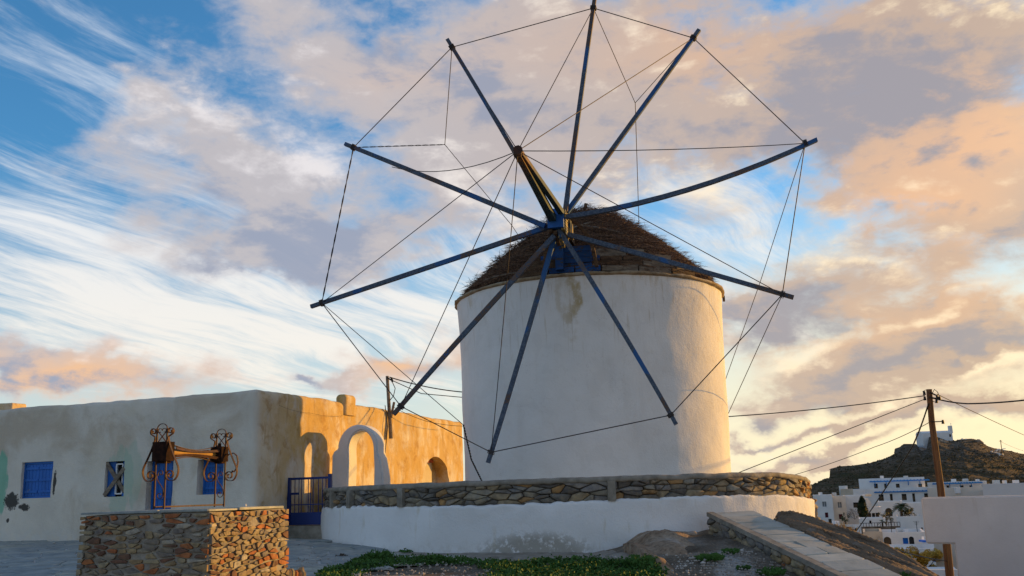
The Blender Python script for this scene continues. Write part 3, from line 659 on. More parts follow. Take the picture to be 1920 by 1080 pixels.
# ------------------------------------------------------------------ round terrace
TR = Vector((1.12, 23.1, 0))
def adir(a): return Vector((math.sin(a), -math.cos(a), 0))     # a=0 faces the camera, positive to the right
def drop(a): return .26 * max(0., min(1., (a - .75) / .75)) ** 1.3      # the wall dips on its right flank
def RT(a): return 5.56 + .05 * math.sin(3 * a + .5) + .06 * max(0, -a) * .3
terr = empty('round_terrace', TR + Vector((0, 0, .6)), 'low round terrace wall with white plastered foot and rubble stone upper band below the windmill', 'terrace')
def ring_wall(profile, a0, a1, n, mat, name, rfn=lambda a, z, k: 0, zfn=lambda a, z, k: 0, smooth=True):
    vs = []; fs = []; m_ = len(profile)
    for i in range(n + 1):
        a = a0 + (a1 - a0) * i / n
        for k, (r_, z_) in enumerate(profile):
            q = TR + adir(a) * (RT(a) - 5.56 + r_ + rfn(a, z_, k)); q.z = z_ - drop(a) + zfn(a, z_, k); vs.append(q)
    for i in range(n):
        for k in range(m_ - 1): fs.append((i * m_ + k, (i + 1) * m_ + k, (i + 1) * m_ + k + 1, i * m_ + k + 1))
    return obj(name, vs, fs, mat, terr, smooth=smooth)
AL, AR = -2.3, 1.55
pr = [(5.62 - .035 * k / 12, -.15 + 1.52 * k / 12) for k in range(13)] + [(5.58, 1.40), (5.55, 1.425), (5.50, 1.43), (5.30, 1.43)]
ring_wall(pr, AL, 1.33, 320, BASEP, 'plaster_foot',
          rfn=lambda a, z, k: .035 * noise.fractal((a * 3.5, z * 1.4, 0), .8, 2, 4) + (.03 * noise.noise((a * 14, 7, 0)) if k > 12 else 0),
          zfn=lambda a, z, k: (.028 * noise.fractal((a * 22, 3, 0), .6, 2, 4) + .02 * math.sin(a * 5)) if k >= 11 and k < 16 else 0)
ring_wall([(5.40, .0), (5.475, .3), (5.475, 1.79), (5.30, 1.79), (5.2, 1.0)], AL, AR, 200, DARKMORTAR, 'core')
ring_wall([(5.45, 1.745), (5.545, 1.75), (5.56, 1.77), (5.56, 1.81), (5.53, 1.842), (5.30, 1.85), (5.10, 1.84), (5.08, 1.0)], AL, AR, 320, CAPM, 'coping',
          rfn=lambda a, z, k: .022 * noise.fractal((a * 16, z * 3, 4), .7, 2, 4) * (k > 0), zfn=lambda a, z, k: .016 * noise.fractal((a * 11, 1, 2), .7, 2, 4) - .012 * (k == 1) * abs(noise.noise((a * 25, 0, 0))) * 3)
rt = random.Random(21); Wt = 5.5 * (AR - AL - .5)
def tf(u, v, d):
    a = AL + .5 + u / 5.5; q = TR + adir(a) * (RT(a) - .085 + d); q.z = 1.415 + v - drop(a); return q
polys = cells(Wt, .345, .20, .078, rt, .5, drop=.32, jy=.42, flat=1.2)
ORST = stone_mat('orange stone', [(.34, .17, .05), (.26, .19, .10), (.38, .20, .06), (.22, .18, .13), (.30, .24, .14), (.42, .15, .04)])  # orange stones mixed in towards the right flank
uo = (.75 - AL - .5) * 5.5; right_ = [q for q in polys if q[0][0] > uo and rt.random() < .55]; polys = [q for q in polys if q not in right_]
lay_stones(terr, right_, tf, .005, (.03, .095), .022, [ORST], rt, back=-.03, cham=.08)
n_ = lay_stones(terr, polys, tf, .005, (.03, .095), .022, [GREYST], rt, back=-.03, cham=.08)
print('terrace stones', n_)
for px in (625, 655, 750, 1146):
    D0 = 17.7 if 700 < px < 1400 else 21.0
    r0 = ray(px, 925); d0 = Vector((r0.x, r0.y, 0)).normalized(); o = Vector((0, 0, 0)) - TR; bq = o.dot(d0); cq = o.dot(o) - 5.56 ** 2
    k = -bq - math.sqrt(max(0, bq * bq - cq)); q = d0 * k; a = math.atan2((q - TR).x, -(q - TR).y)
    mb = MB(); q = TR + adir(a) * (RT(a) - .0); mb.box(q + Vector((0, 0, 1.59)), .14, .11, .35, ax=(math.cos(a), math.sin(a), 0), ay=adir(a)); mb.build('mortar_strip', CAPM, terr)
# floor of the terrace
vs = [TR + Vector((0, 0, 1.25))]; 
for i in range(48): vs.append(TR + adir(i / 48 * 2 * math.pi) * 5.42 + Vector((0, 0, 1.25)))
obj('terrace_floor', vs, [(0, 1 + i, 1 + (i + 1) % 48) for i in range(48)], CAPM, terr)
# rough stone end below the right flank
rub = MB()
def bf(u, v, d):
    a = 1.30 + u / 5.5; q = TR + adir(a) * (RT(a) - .03 + d + .10 * (1 - v / 1.1)); q.z = .30 + v; return q
lay_stones(terr, cells(1.5, .98, .22, .15, rt, .4), bf, .008, (.04, .12), .04, [GREYST, WELLST], rt, back=-.12)

# ------------------------------------------------------------------ windmill
mill = empty('windmill', TC + Vector((0, 0, 1.25)), 'old white round windmill with thatched cap and ten bare blue wooden spars', 'windmill')
vs = []; fs = []; NA, NZ = 160, 60
def TRad(z): 
    k = max(0, (z - 1.2)) / 4.9; return 3.075 + .035 * k + .075 * k ** 4
for j in range(NZ + 1):
    z_ = 1.2 + 4.87 * j / NZ
    for i in range(NA):
        a = 2 * math.pi * i / NA; r_ = TRad(z_) + .022 * noise.fractal((math.sin(a) * 2.2, math.cos(a) * 2.2, z_ * .7), .8, 2, 4)
        vs.append(TC + adir(a) * r_ + Vector((0, 0, z_)))
for j in range(NZ):
    for i in range(NA): fs.append((j * NA + i, j * NA + (i + 1) % NA, (j + 1) * NA + (i + 1) % NA, (j + 1) * NA + i))
obj('tower_wall', vs, fs, TOWERP, mill, smooth=True)
prof = [(3.12, 6.02), (3.22, 6.045), (3.245, 6.065), (3.24, 6.10), (3.20, 6.115), (2.6, 6.13)]
vs = []; fs = []; NA = 240
for i in range(NA):
    a = 2 * math.pi * i / NA
    for k, (r_, z_) in enumerate(prof):
        w_ = .02 * noise.fractal((math.sin(a) * 9, math.cos(a) * 9, k * .4), .7, 2, 4)
        vs.append(TC + adir(a) * (r_ + w_) + Vector((0, 0, z_ + w_ * .6)))
for i in range(NA):
    for k in range(5): fs.append((i * 6 + k, (i + 1) % NA * 6 + k, (i + 1) % NA * 6 + k + 1, i * 6 + k + 1))
obj('rim', vs, fs, gen_mat('stained rim cement', [(.17, .12, .07), (.30, .22, .13), (.40, .34, .25)], 5., bdist=.01), mill, smooth=True)
# cap: dark cone under thatch
APEX = P(1098, 404, 22.9); hC = APEX.z - 6.12
def cone(a, k):       # k 0 rim .. 1 apex, slightly bellied
    r_ = 2.93 * (1 - k) ** .72 + .02; return Vector((TC.x + (APEX.x - TC.x) * k, TC.y, 0)) + adir(a) * r_ + Vector((0, 0, 6.12 + hC * (k ** 1.03)))
m, t, b = newmat('dark rotten thatch', .95, .1); p = pos(t)
n = t.noise(t.vm('MULTIPLY', p, (1, 1, 3)), 5., 7., .7)
t.put(b.inputs['Base Color'], t.ramp(n, [(.3, (.025, .014, .010)), (.5, (.075, .044, .03)), (.7, (.15, .09, .058))])); bump(t, b, n, .06); THD = m
vs = []; fs = []; NA = 120; NK = 26
for j in range(NK + 1):
    for i in range(NA):
        a = 2 * math.pi * i / NA; k = j / NK; q = cone(a, k)
        lay = (k * 9 + .5 * noise.noise((math.sin(a) * 2, math.cos(a) * 2, 0))) % 1
        d_ = .15 * noise.fractal((q.x * 1.6, q.y * 1.6, q.z * 3), .7, 2, 5) + .08 * (1 - lay)
        vs.append(q + (adir(a) * .55 + Vector((0, 0, .8))) * d_)
for j in range(NK):
    for i in range(NA): fs.append((j * NA + i, j * NA + (i + 1) % NA, (j + 1) * NA + (i + 1) % NA, (j + 1) * NA + i))
cap = obj('cap', vs, fs, THD, mill, smooth=False)
m, t, b = newmat('brown reed', .85, .2); p = pos(t)
n = t.noise(p, 1.4, 3., .5); n2 = t.noise(p, 19., 3., .6)
c = t.ramp(n2, [(.32, (.045, .024, .015)), (.48, (.12, .066, .042)), (.60, (.22, .125, .07)), (.72, (.40, .25, .11))])
t.put(b.inputs['Base Color'], c); REED = m
th = MB(); rs = random.Random(9)
def strand(a, k, ln, tilt, wd, lift, up_=.0):
    p0 = cone(a, k); nrm = (adir(a) * .62 + Vector((0, 0, .78))).normalized()
    tang = Vector((math.cos(a), math.sin(a), 0)); down = tang.cross(nrm).normalized()
    if down.z > 0: down = -down
    d_ = (tang * math.cos(tilt) + down * math.sin(tilt)).normalized()
    c_ = p0 + nrm * lift; a0 = c_ - d_ * ln / 2; a1 = c_ + d_ * ln / 2 + nrm * up_
    s_ = d_.cross(nrm).normalized() * wd / 2
    th.add([a0 - s_, a0 + s_, a1 + s_ * .6, a1 - s_ * .6, (a0 + a1) / 2 + nrm * wd], [(0, 1, 4), (1, 2, 4), (2, 3, 4), (3, 0, 4)])
for _ in range(26000):
    k = 1 - rs.random() ** .6 if rs.random() < .9 else rs.random(); k = min(.99, max(0, k)); a = rs.uniform(-1.9, 1.9)
    if rs.random() < .62: strand(a, k, rs.uniform(.12, .5) * (1 - k * .5), rs.gauss(.28 if a > 0 else -.28 + math.pi, .22), rs.uniform(.004, .012), rs.uniform(.02, .19), rs.uniform(-.02, .05))
    else: strand(a, k, rs.uniform(.1, .34), rs.gauss(math.pi / 2, .5), rs.uniform(.004, .011), rs.uniform(.03, .19), rs.uniform(-.03, .12))
for _ in range(300):      # long straight reeds on the right flank and over the ridge
    a = rs.gauss(.75, .45); k = rs.uniform(.02, .45); strand(a, k, rs.uniform(.5, 1.1), rs.gauss(.18, .1), rs.uniform(.012, .03), rs.uniform(.10, .17), rs.uniform(-.02, .1))
for _ in range(1500):     # ragged eave
    a = rs.uniform(-1.9, 1.9); strand(a, rs.uniform(-.0, .06), rs.uniform(.1, .34), rs.gauss(math.pi / 2, .6), rs.uniform(.005, .016), rs.uniform(.0, .14), rs.uniform(-.08, .08))
for _ in range(260):      # tufts standing off the slope
    a0_ = rs.uniform(-1.9, 1.9); k0_ = rs.uniform(.03, .97)
    for _ in range(14): strand(a0_ + rs.gauss(0, .03), min(.99, max(0, k0_ + rs.gauss(0, .012))), rs.uniform(.12, .34), rs.gauss(.9, .7), rs.uniform(.004, .010), rs.uniform(.10, .26), rs.uniform(.0, .18))
th.build('thatch', REED, mill, kind='stuff')
# a few sticks on the ridge
mb = MB(); q0 = P(1092, 412, 22.7); mb.beam(q0, P(1099, 382, 22.7), .085, .085); mb.build('stick', TIMBER, mill)
mb = MB(); mb.beam(P(1105, 400, 22.7), P(1118, 392, 22.7), .1, .06); mb.beam(P(1098, 398, 22.8), P(1112, 397, 22.5), .07, .05); mb.build('stick', BARE, mill)
# boards closing the front of the cap
def ringpt(a, r_, z_): return TC + adir(a) * r_ + Vector((0, 0, z_))
for row, (z0, rr_, hh) in enumerate([(6.21, 3.07, .13), (6.34, 3.02, .12), (6.46, 2.93, .12), (6.58, 2.80, .12), (6.70, 2.64, .11)]):
    a = -.62 + row * .06
    while a < .80 - row * .12:
        da = rs.uniform(.16, .30); blue = -.36 < a + da / 2 < .02 and row < 5
        if rs.random() < .93 or blue:
            mb = MB(); j = rs.uniform(-.015, .015)
            mb.beam(ringpt(a, rr_ + j, z0 + rs.uniform(-.01, .01)), ringpt(a + da - .01, rr_ + rs.uniform(-.02, .02), z0 + rs.uniform(-.02, .02)), .035, hh - .012)
            mb.build('board', CAPBLUE if blue else (TIMBER if rs.random() < .6 else BARE), mill)
        a += da
for k_ in range(46):               # poles and laths tying down the thatch
    a = rs.uniform(-1.5, 1.5); k = rs.random() ** 1.4 * .7; da = rs.uniform(.18, .55) / (1 - k * .6); sl = rs.uniform(-.05, .16) * (1 if a > 0 else -1)
    pts_ = []
    for j in range(6):
        t_ = j / 5; q = cone(a + da * (t_ - .5), min(.95, max(.01, k - sl * (t_ - .5)))); pts_.append(q + (adir(a) * .6 + Vector((0, 0, .8))) * (.15 + .03 * math.sin(t_ * 3)))
    mb = MB(); mb.tube(pts_, rs.uniform(.012, .028), 5); mb.build('lath', TIMBER if rs.random() < .5 else (BARE if rs.random() < .6 else REED), mill)
# blue box housing under the axle
HUB = P(1046, 417, 19.3); AXN = Vector((-.2, -.98, .02)).normalized(); AXR = Vector((.98, -.2, 0)).normalized(); AXU = AXR.cross(-AXN).normalized()
AXU = AXU if AXU.z > 0 else -AXU
def wp(px, py, off=0.):
    """point of the sail plane (moved off along the axle towards the viewer) seen at a pixel"""
    r = ray(px, py); o_ = HUB + AXN * off; return EYE + r * ((o_ - EYE).dot(AXN) / r.dot(AXN))
mb = MB(); c0 = HUB - AXN * 1.1 + Vector((0, 0, -.62))
mb.box(HUB - AXN * .55 + Vector((-.08, 0, -.58)), .16, .16, .62, AXR, AXN, AXU); mb.build('prop_post', CAPBLUE, mill)
for k_ in range(4):
    mb = MB(); mb.box(HUB - AXN * (.60 + .03 * (k_ % 2)) + Vector((.27 + .02 * math.sin(k_ * 3), 0, -.42 - .125 * k_)), .66 - .03 * (k_ % 2), .04, .112, AXR, AXN, (AXU + AXR * .02 * (k_ - 1)).normalized()); mb.build('housing_board', CAPBLUE, mill)
mb = MB()                              # curved timber bow beside the axle
bp = [wp(1058, 405, -.35), wp(1082, 418, -.4), wp(1100, 440, -.45), wp(1112, 466, -.5), wp(1119, 500, -.55)]
mb.ribbon(bp, AXN, .10, .07); mb.build('curved_brace', TIMBER, mill)
mb = MB(); bp = [wp(1034, 440, -.3), wp(1024, 470, -.4), wp(1022, 508, -.5)]; mb.ribbon(bp, AXN, .1, .08); mb.build('curved_brace', TIMBER, mill)
# axle, hub block with worn side, its sunlit yellow put into the colour
mb = MB(); mb.beam(HUB - AXN * .35, HUB - AXN * 3.2, .30, .30); mb.build('axle', TIMBER, mill)
YEL = paint('worn blue paint with lit yellow', (.30, .22, .07), (.02, .06, .13), .50, 9., .7, (1, 1, 1))
hb = empty_part = None
mb = MB(); mb.box(HUB + AXN * .02, .33, .62, .40, AXR, AXN, AXU); hubo = mb.build('hub', [BLUEP], mill)
mb = MB(); mb.box(HUB - AXN * .30 + AXR * .08 - AXU * .1, .34, .36, .34, AXR, AXN, AXU); mb.build('hub_collar', YEL, mill)
mb = MB()
for i in range(9):
    mb.beam(HUB + AXR * (.175 + .01 * i % .02) + AXU * (-.26 + .06 * i) - AXN * .36, HUB + AXR * .185 + AXU * (-.30 + .06 * i) + AXN * .22, .025, .045)
mb.build('wedges', YEL, mill)
for i, (du, dz, l_) in enumerate([(-.03, -.28, .5), (.07, -.36, .42), (-.12, -.22, .45), (.14, -.2, .5)]):
    mb = MB(); a_ = HUB + AXR * du + AXU * dz + AXN * .25; mb.beam(a_, a_ - AXN * l_ - AXU * .12, .07, .08); mb.build('wedge', YEL if i % 2 else TIMBER, mill)
# bowsprit: two long beams joined at the tip
TIP = P(971, 283, 15.6); 
m, t, b = newmat('dark green blue beam paint', .7, .3); p = pos(t); n = t.noise(p, 7., 6., .65)
yy = t.sep(p)[1]
c = t.mix(t.ss(n, .42, .6), (.008, .028, .036), (.018, .05, .055)); c = t.mix(t.m('MULTIPLY', t.ss(yy, 16.9, 15.9), t.ss(n, .35, .55)), c, (.16, .07, .02))
t.put(b.inputs['Base Color'], c); bump(t, b, n, .008); BOWM = m
mb = MB(); mb.beam(HUB + AXN * .25 - AXR * .06, TIP - AXR * .02, .15, .15, w2=.10, h2=.11); mb.build('bowsprit_beam', BOWM, mill)
mb = MB(); mb.beam(HUB + AXN * .1 + AXR * .13 + AXU * .12, TIP + AXR * .05 + Vector((0, .1, .0)), .11, .11, w2=.07, h2=.08); mb.build('bowsprit_beam', BOWM, mill)
mb = MB(); mb.tube([TIP + Vector((0, .18, 0)), TIP + Vector((0, -.06, .0))], .085, 8); mb.build('iron_band', RUST, mill)
# spars: root pixel, tip pixel, plane offset, sag
SP = [((1060, 396), (1115, -2), .05, (0, 0, 0)), ((1063, 398), (1311, 56), -.05, (0, 0, 0)), ((1055, 408), (1532, 262), .10, (0, 0, -.22)), ((1050, 436), (1488, 558), -.10, (0, 0, .02)),
      ((1047, 430), (1268, 796), .14, (0, 0, 0)), ((1041, 440), (915, 868), .0, (0, 0, 0)), ((1040, 442), (738, 777), .16, (0, 0, 0)), ((1052, 417), (583, 575), .06, (0, 0, 0)),
      ((1022, 424), (647, 270), .16, (0, 0, 0)), ((1040, 418), (839, 74), .26, (0, 0, 0))]
ATT = []
for i, (a_, b_, off, sag) in enumerate(SP):
    p0, p1 = wp(*a_, off), wp(*b_, off); d_ = p1 - p0; mb = MB()
    mb.beam(p0, p1, .098, .09, up=AXN, w2=.080, h2=.08, mid=sag if any(sag) else (.03 * math.sin(i * 5.1), 0, .035 * math.cos(i * 3.3)), n=10)
    sp = mb.build('spar', SPAR, mill); at = p0 + d_ * .955; ATT.append(at)
    w_ = MB(); q = d_.normalized(); pr_ = [at + q * (.02 * j - .04) for j in range(5)]
    for j in range(3): w_.box(at + q * (.028 * (j - 1)), .125, .12, .018, d_.cross(AXN).normalized(), AXN, q)
    w_.build('lashing', WIREM, sp)
def wire(pts, r=.0105, sag=0., n=2, twist=False, parent=mill, name='rigging_wire', mat=WIREM):
    mb = MB(); P_ = []
    for a_, b_ in zip(pts[:-1], pts[1:]):
        for j in range(n): t_ = j / n; P_.append(Vector(a_).lerp(Vector(b_), t_) - Vector((0, 0, sag * 4 * t_ * (1 - t_))))
    P_.append(Vector(pts[-1]))
    if twist:
        Q = []
        for i in range(len(P_) - 1):
            for j in range(16): Q.append(P_[i].lerp(P_[i + 1], j / 16))
        Q.append(P_[-1])
        for ph in (0, math.pi): mb.tube([q + Vector((math.cos(k * 1.2 + ph), 0, math.sin(k * 1.2 + ph))) * .010 for k, q in enumerate(Q)], r * .8, 4)
    else: mb.tube(P_, r, 5)
    return mb.build(name, mat, parent)
for i in range(10):
    wire([ATT[i], ATT[(i + 1) % 10]], twist=(i == 7))
for i, s_ in ((0, 0), (1, 0), (2, .05), (3, 0), (5, .1), (6, 0), (7, 0), (9, 0)): wire([TIP, ATT[i]], .0085, sag=s_, n=8 if s_ else 1)
wire([TIP, wp(735, 313, .16)], .0085, sag=.22, n=10)
N1 = P(834, 271, 21.2); wire([ATT[9], N1], .009); wire([ATT[8], N1], .009, twist=True); wire([N1, P(960, 423, 22.3), P(985, 462, 22.0)], .008)
N2 = P(1191, 193, 21.2); wire([ATT[0], N2], .008); wire([ATT[1], N2], .008); wire([N2, P(1199, 452, 23.4)], .009, twist=False)
wire([ATT[2], P(1425, 530, 21.5), P(1352, 735, 22.9)], .008); wire([ATT[3], P(1352, 805, 22.9)], .008)
N3 = P(869, 797, 19.6); wire([ATT[7], N3], .008); wire([N3, P(884, 862, 19.9), P(905, 905, 20.3)], .014, twist=True)
mb = MB(); q = P(1357, 560, 22.9); mb.box(q, .05, .05, .14); mb.build('hook', TIMBER, mill)

# ------------------------------------------------------------------ house on the left
def cut(ob, cutters):
    for c_ in cutters:
        md = ob.modifiers.new('b', 'BOOLEAN'); md.operation = 'DIFFERENCE'; md.object = c_; md.solver = 'EXACT'
    bpy.context.view_layer.update(); dg = bpy.context.evaluated_depsgraph_get(); me = bpy.data.meshes.new_from_object(ob.evaluated_get(dg))
    ob.modifiers.clear(); old = ob.data; ob.data = me; bpy.data.meshes.remove(old)
    for c_ in cutters:
        m_ = c_.data; bpy.data.objects.remove(c_); bpy.data.meshes.remove(m_)
    me.set_sharp_from_angle(angle=RAD(40)); return ob
def rounded_block(name, o, u, v, Lu, Lv, z0, z1, cell, rad, amp, mat, parent=None, ztop=None, seed=0., batter=0., **kw):
    """block with soft worn edges: o corner, u/v horizontal unit axes"""
    def coords(L):
        n_ = max(2, int((L - 2 * rad) / cell)); e = [0, rad * .15, rad * .4, rad * .7]
        return e + [rad + (L - 2 * rad) * i / n_ for i in range(n_ + 1)] + [L - x for x in reversed(e)]
    cu, cv, cz = coords(Lu), coords(Lv), [x + z0 for x in coords(z1 - z0)]
    vs = []; fs = []; idx = {}
    def vid(a, b_, c_):
        k = (round(a, 4), round(b_, 4), round(c_, 4))
        if k not in idx:
            q = Vector((min(max(a, rad), Lu - rad), min(max(b_, rad), Lv - rad), min(c_, z1 - rad))); d_ = Vector((a, b_, c_)) - q
            if d_.length > 1e-6: w_ = q + d_.normalized() * rad
            else: w_ = Vector((a, b_, c_)); 
            nn = d_.normalized() if d_.length > 1e-6 else Vector((0, 0, 1))
            zz = w_.z + ((ztop(w_.x, w_.y) * max(0, (w_.z - z0) / (z1 - z0)) ** 2) if ztop else 0)
            W_ = o + u * w_.x + v * w_.y + Vector((0, 0, zz)); N_ = u * nn.x + v * nn.y + Vector((0, 0, nn.z))
            W_ += N_ * amp * noise.fractal((W_.x * .9 + seed, W_.y * .9, W_.z * .9), .7, 2, 5)
            if batter: W_ += (u * nn.x + v * nn.y) * batter * max(0, z1 - w_.z)
            idx[k] = len(vs); vs.append(W_)
        return idx[k]
    def face(A, B, fn, flip):
        for i in range(len(A) - 1):
            for j in range(len(B) - 1):
                q = [fn(A[i], B[j]), fn(A[i + 1], B[j]), fn(A[i + 1], B[j + 1]), fn(A[i], B[j + 1])]
                fs.append(tuple(vid(*x) for x in (reversed(q) if flip else q)))
    face(cu, cz, lambda a, c_: (a, 0, c_), False); face(cu, cz, lambda a, c_: (a, Lv, c_), True)
    face(cv, cz, lambda a, c_: (0, a, c_), True); face(cv, cz, lambda a, c_: (Lu, a, c_), False)
    face(cu, cv, lambda a, c_: (a, c_, z1), False); face(cu, cv, lambda a, c_: (a, c_, z0), True)
    if u.cross(v).z < 0: fs = [tuple(reversed(f_)) for f_ in fs]
    return obj(name, vs, fs, mat, parent, smooth=45, **kw)
def cutter(c, sx, sy, sz, ax, ay):
    mb = MB(); mb.box(c, sx, sy, sz, ax, ay)
    o_ = mb.build('cut', [HOUSEP]); bm = bmesh.new(); bm.from_mesh(o_.data); bmesh.ops.recalc_face_normals(bm, faces=bm.faces); bm.to_mesh(o_.data); bm.free(); return o_
house = empty('house', HC + Vector((0, 0, .8)), 'long low flat roofed house with stained plaster and blue shutters, left of the windmill', 'house')
def htop(x, y): return -.07 * math.sin(x * .8) * .4 - .012 * x + .03 * noise.noise((x * .5, y * .5, 2)) - (.05 if y < 4 else 0) * 0
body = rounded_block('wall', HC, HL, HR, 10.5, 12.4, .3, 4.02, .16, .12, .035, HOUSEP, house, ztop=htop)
def hp(px, py): s_, z_ = on_plane(px, py, HC, HL); return s_, z_
NF = Vector((HL.y, -HL.x, 0)); NF = NF if NF.y < 0 else -NF                   # outward normal of the front
NR = Vector((HR.y, -HR.x, 0)); NR = NR if NR.x > 0 else -NR
OPEN = []
for (x0, y0, x1, y1) in [(38, 866, 99, 935), (195, 865, 234, 932), (271, 864, 325, 968), (369, 861, 419, 928)]:
    sa, za = hp(x1, y0); sb, zb = hp(x0, y1)
    if y1 == 968: zb = .95
    OPEN.append((sa, sb, zb, (za + hp(x0, y0)[1]) / 2))
cuts = []
for (sa, sb, zb, zt) in OPEN:
    cuts.append(cutter(HC + HL * ((sa + sb) / 2) + Vector((0, 0, (zb + zt) / 2)), sb - sa, .56, zt - zb, HL, NF))
# arched niche in the side wall
def rp_(px, py): return on_plane(px, py, HC, HR)
s0, _ = rp_(791, 900); s1, _ = rp_(843, 900); zt = rp_(818, 856)[1]; rn = (s1 - s0) / 2
vs = []; prof = [(s0, .9), (s1, .9)] + [((s0 + s1) / 2 + rn * math.cos(a_), zt - rn * .85 + rn * .85 * math.sin(a_)) for a_ in [math.pi * k / 14 for k in range(15)]]
for d_ in (-.42, .4):
    for (s_, z_) in prof: vs.append(HC + HR * s_ + NR * d_ + Vector((0, 0, z_)))
n_ = len(prof); fs = [tuple(range(n_)), tuple(range(2 * n_ - 1, n_ - 1, -1))] + [(i, n_ + i, n_ + (i + 1) % n_, (i + 1) % n_) for i in range(n_)]
cn = obj('cut', vs, fs, HOUSEP); bm = bmesh.new(); bm.from_mesh(cn.data); bmesh.ops.recalc_face_normals(bm, faces=bm.faces); bm.to_mesh(cn.data); bm.free(); cuts.append(cn)
cut(body, cuts)
# cream door leaf and red lintel in the niche
mb = MB(); sm = s0 + (s1 - s0) * .40
mb.box(HC + HR * (s0 + (s1 - s0) * .42) - NR * .38 + Vector((0, 0, 1.75)), (s1 - s0) * .6, .05, 1.75, HR, NR)
mb.build('door', gen_mat('cream painted door', [(.52, .44, .30), (.62, .54, .38)], 3.), house)
mb = MB(); mb.box(HC + HR * (s0 + (s1 - s0) * .42) - NR * .36 + Vector((0, 0, 2.68)), (s1 - s0) * .62, .12, .10, HR, NR); mb.build('lintel', gen_mat('faded red paint', [(.42, .09, .04), (.5, .16, .07)], 6.), house)

def shutter(sa, sb, zb, zt, name, depth=.20, tilt=0., leaves=2, planks=5, label=None):
    w_ = sb - sa; o_ = HC + HL * ((sa + sb) / 2) - NF * depth + Vector((0, 0, (zb + zt) / 2)); h_ = zt - zb
    ax = HL; az = Vector((0, 0, 1))
    mb = MB(); fr = .045
    for sx in (-1, 1): mb.box(o_ + ax * sx * (w_ / 2 - fr / 2), fr, .07, h_, ax, NF)
    for sz in (-1, 1): mb.box(o_ + az * sz * (h_ / 2 - fr / 2), w_ - 2 * fr, .07, fr, ax, NF)
    root = mb.build(name, BLUEP, house, label=label)
    iw = w_ - 2 * fr; ih = h_ - 2 * fr
    for l_ in range(leaves):
        lw = iw / leaves; c_ = o_ + ax * (-iw / 2 + lw * (l_ + .5)) + NF * .012
        for k in range(planks // leaves + 1):
            pw = lw / (planks // leaves + 1); mb = MB()
            mb.box(c_ + ax * (-lw / 2 + pw * (k + .5)) - NF * .01, pw - .008, .028, ih - .01, ax, NF); mb.build('plank', BLUEP, root)
        for zz in (-.36, 0, .36):
            mb = MB(); mb.box(c_ + az * (zz * ih) + NF * .016, lw - .02, .022, .055, ax, NF); mb.build('batten', BLUEP, root)
    return root
shutter(*OPEN[0], 'window', .09, planks=6)
# broken window: half a blue shutter, white frame, two crossed boards
sa, sb, zb, zt = OPEN[1]; w_ = sb - sa; h_ = zt - zb
o_ = HC + HL * ((sa + sb) / 2) - NF * .09 + Vector((0, 0, (zb + zt) / 2))
mb = MB(); mb.box(o_ - NF * .05, w_, .02, h_, HL, NF); win = mb.build('window', gen_mat('dark room', [(.012, .012, .012), (.02, .02, .02)], 3., bdist=0), house, label='broken blue window boarded with two crossed planks')
for cx, ww in ((.27, .42), (-.40, .18)):
    mb = MB(); mb.box(o_ + HL * (cx * w_), ww * w_, .035, h_ * .98, HL, NF); mb.build('shutter', BLUEP, win)
mb = MB()
fx = -.14
for sx in (-1, 1): mb.box(o_ + HL * (fx * w_ + sx * .085) + NF * .01, .03, .04, h_ * .86, HL, NF)
for sz in (-1, 1): mb.box(o_ + HL * (fx * w_) + Vector((0, 0, sz * h_ * .42)) + NF * .01, .14, .04, .03, HL, NF)
mb.build('frame', WHITEP, win)
for sg in (1, -1):
    mb = MB(); mb.beam(o_ + HL * (w_ * .5) * 1 + Vector((0, 0, -sg * h_ * .46)) + NF * (.06 + .03 * (sg > 0)), o_ - HL * (w_ * .5) + Vector((0, 0, sg * h_ * (.36 if sg < 0 else .30))) + NF * (.06 + .03 * (sg > 0)), .025, .09); mb.build('cross_board', BARE, win)
shutter(*OPEN[2], 'door', .22, leaves=1, planks=4)
shutter(*OPEN[3], 'window', .24, planks=5)
# roof bits
s_, z_ = rp_(657, 756)
mb = MB()
rounded_block('parapet_stub', HC + HR * (s_ - .35) - NR * .28, HR, NR, .62, .34, 3.7, 4.24, .1, .12, .02, HOUSEP, house)
rounded_block('chimney', HC + HL * 7.98 + HR * 1.2, HL, HR, .55, .5, 3.7, 4.27, .15, .05, .01, HOUSEP, house)

# pole with wires standing against the side wall
s_, _ = rp_(727, 820); b0 = HC + HR * s_ + NR * .10
ant = empty('wire_pole', (b0.x, b0.y, 3.2), 'thin weathered wooden wire pole fixed on top of the ochre side wall', 'pole')
D1 = b0.y; pt0 = P(726, 705, D1); mb = MB(); mb.tube([Vector((b0.x, b0.y, 3.2)), pt0], .055, 8, r2=.045); mb.build('post', BARE, ant)
mb = MB(); mb.beam(Vector((b0.x, b0.y, 3.78)), P(739, 754, D1 - .15), .05, .05); mb.build('bracket', BARE, ant)
mb = MB(); mb.tube([pt0 + Vector((0, -.06, -.05)), P(736, 714, D1 - .1)], .022, 6); mb.tube([P(734, 708, D1 - .1), P(736, 716, D1 - .1)], .03, 6); mb.build('insulator', CABLE, ant)
wire([P(733, 711, D1 - .1), P(741, 728, D1 - .1), P(738, 742, D1 - .1), P(730, 752, D1 - .1)], .012, parent=ant, name='looped_wire', mat=CABLE)
wire([P(722, 760, D1 - .15), P(727, 800, D1 - .2), P(722, 850, D1 - .2)], .012, parent=ant, name='looped_wire', mat=CABLE)

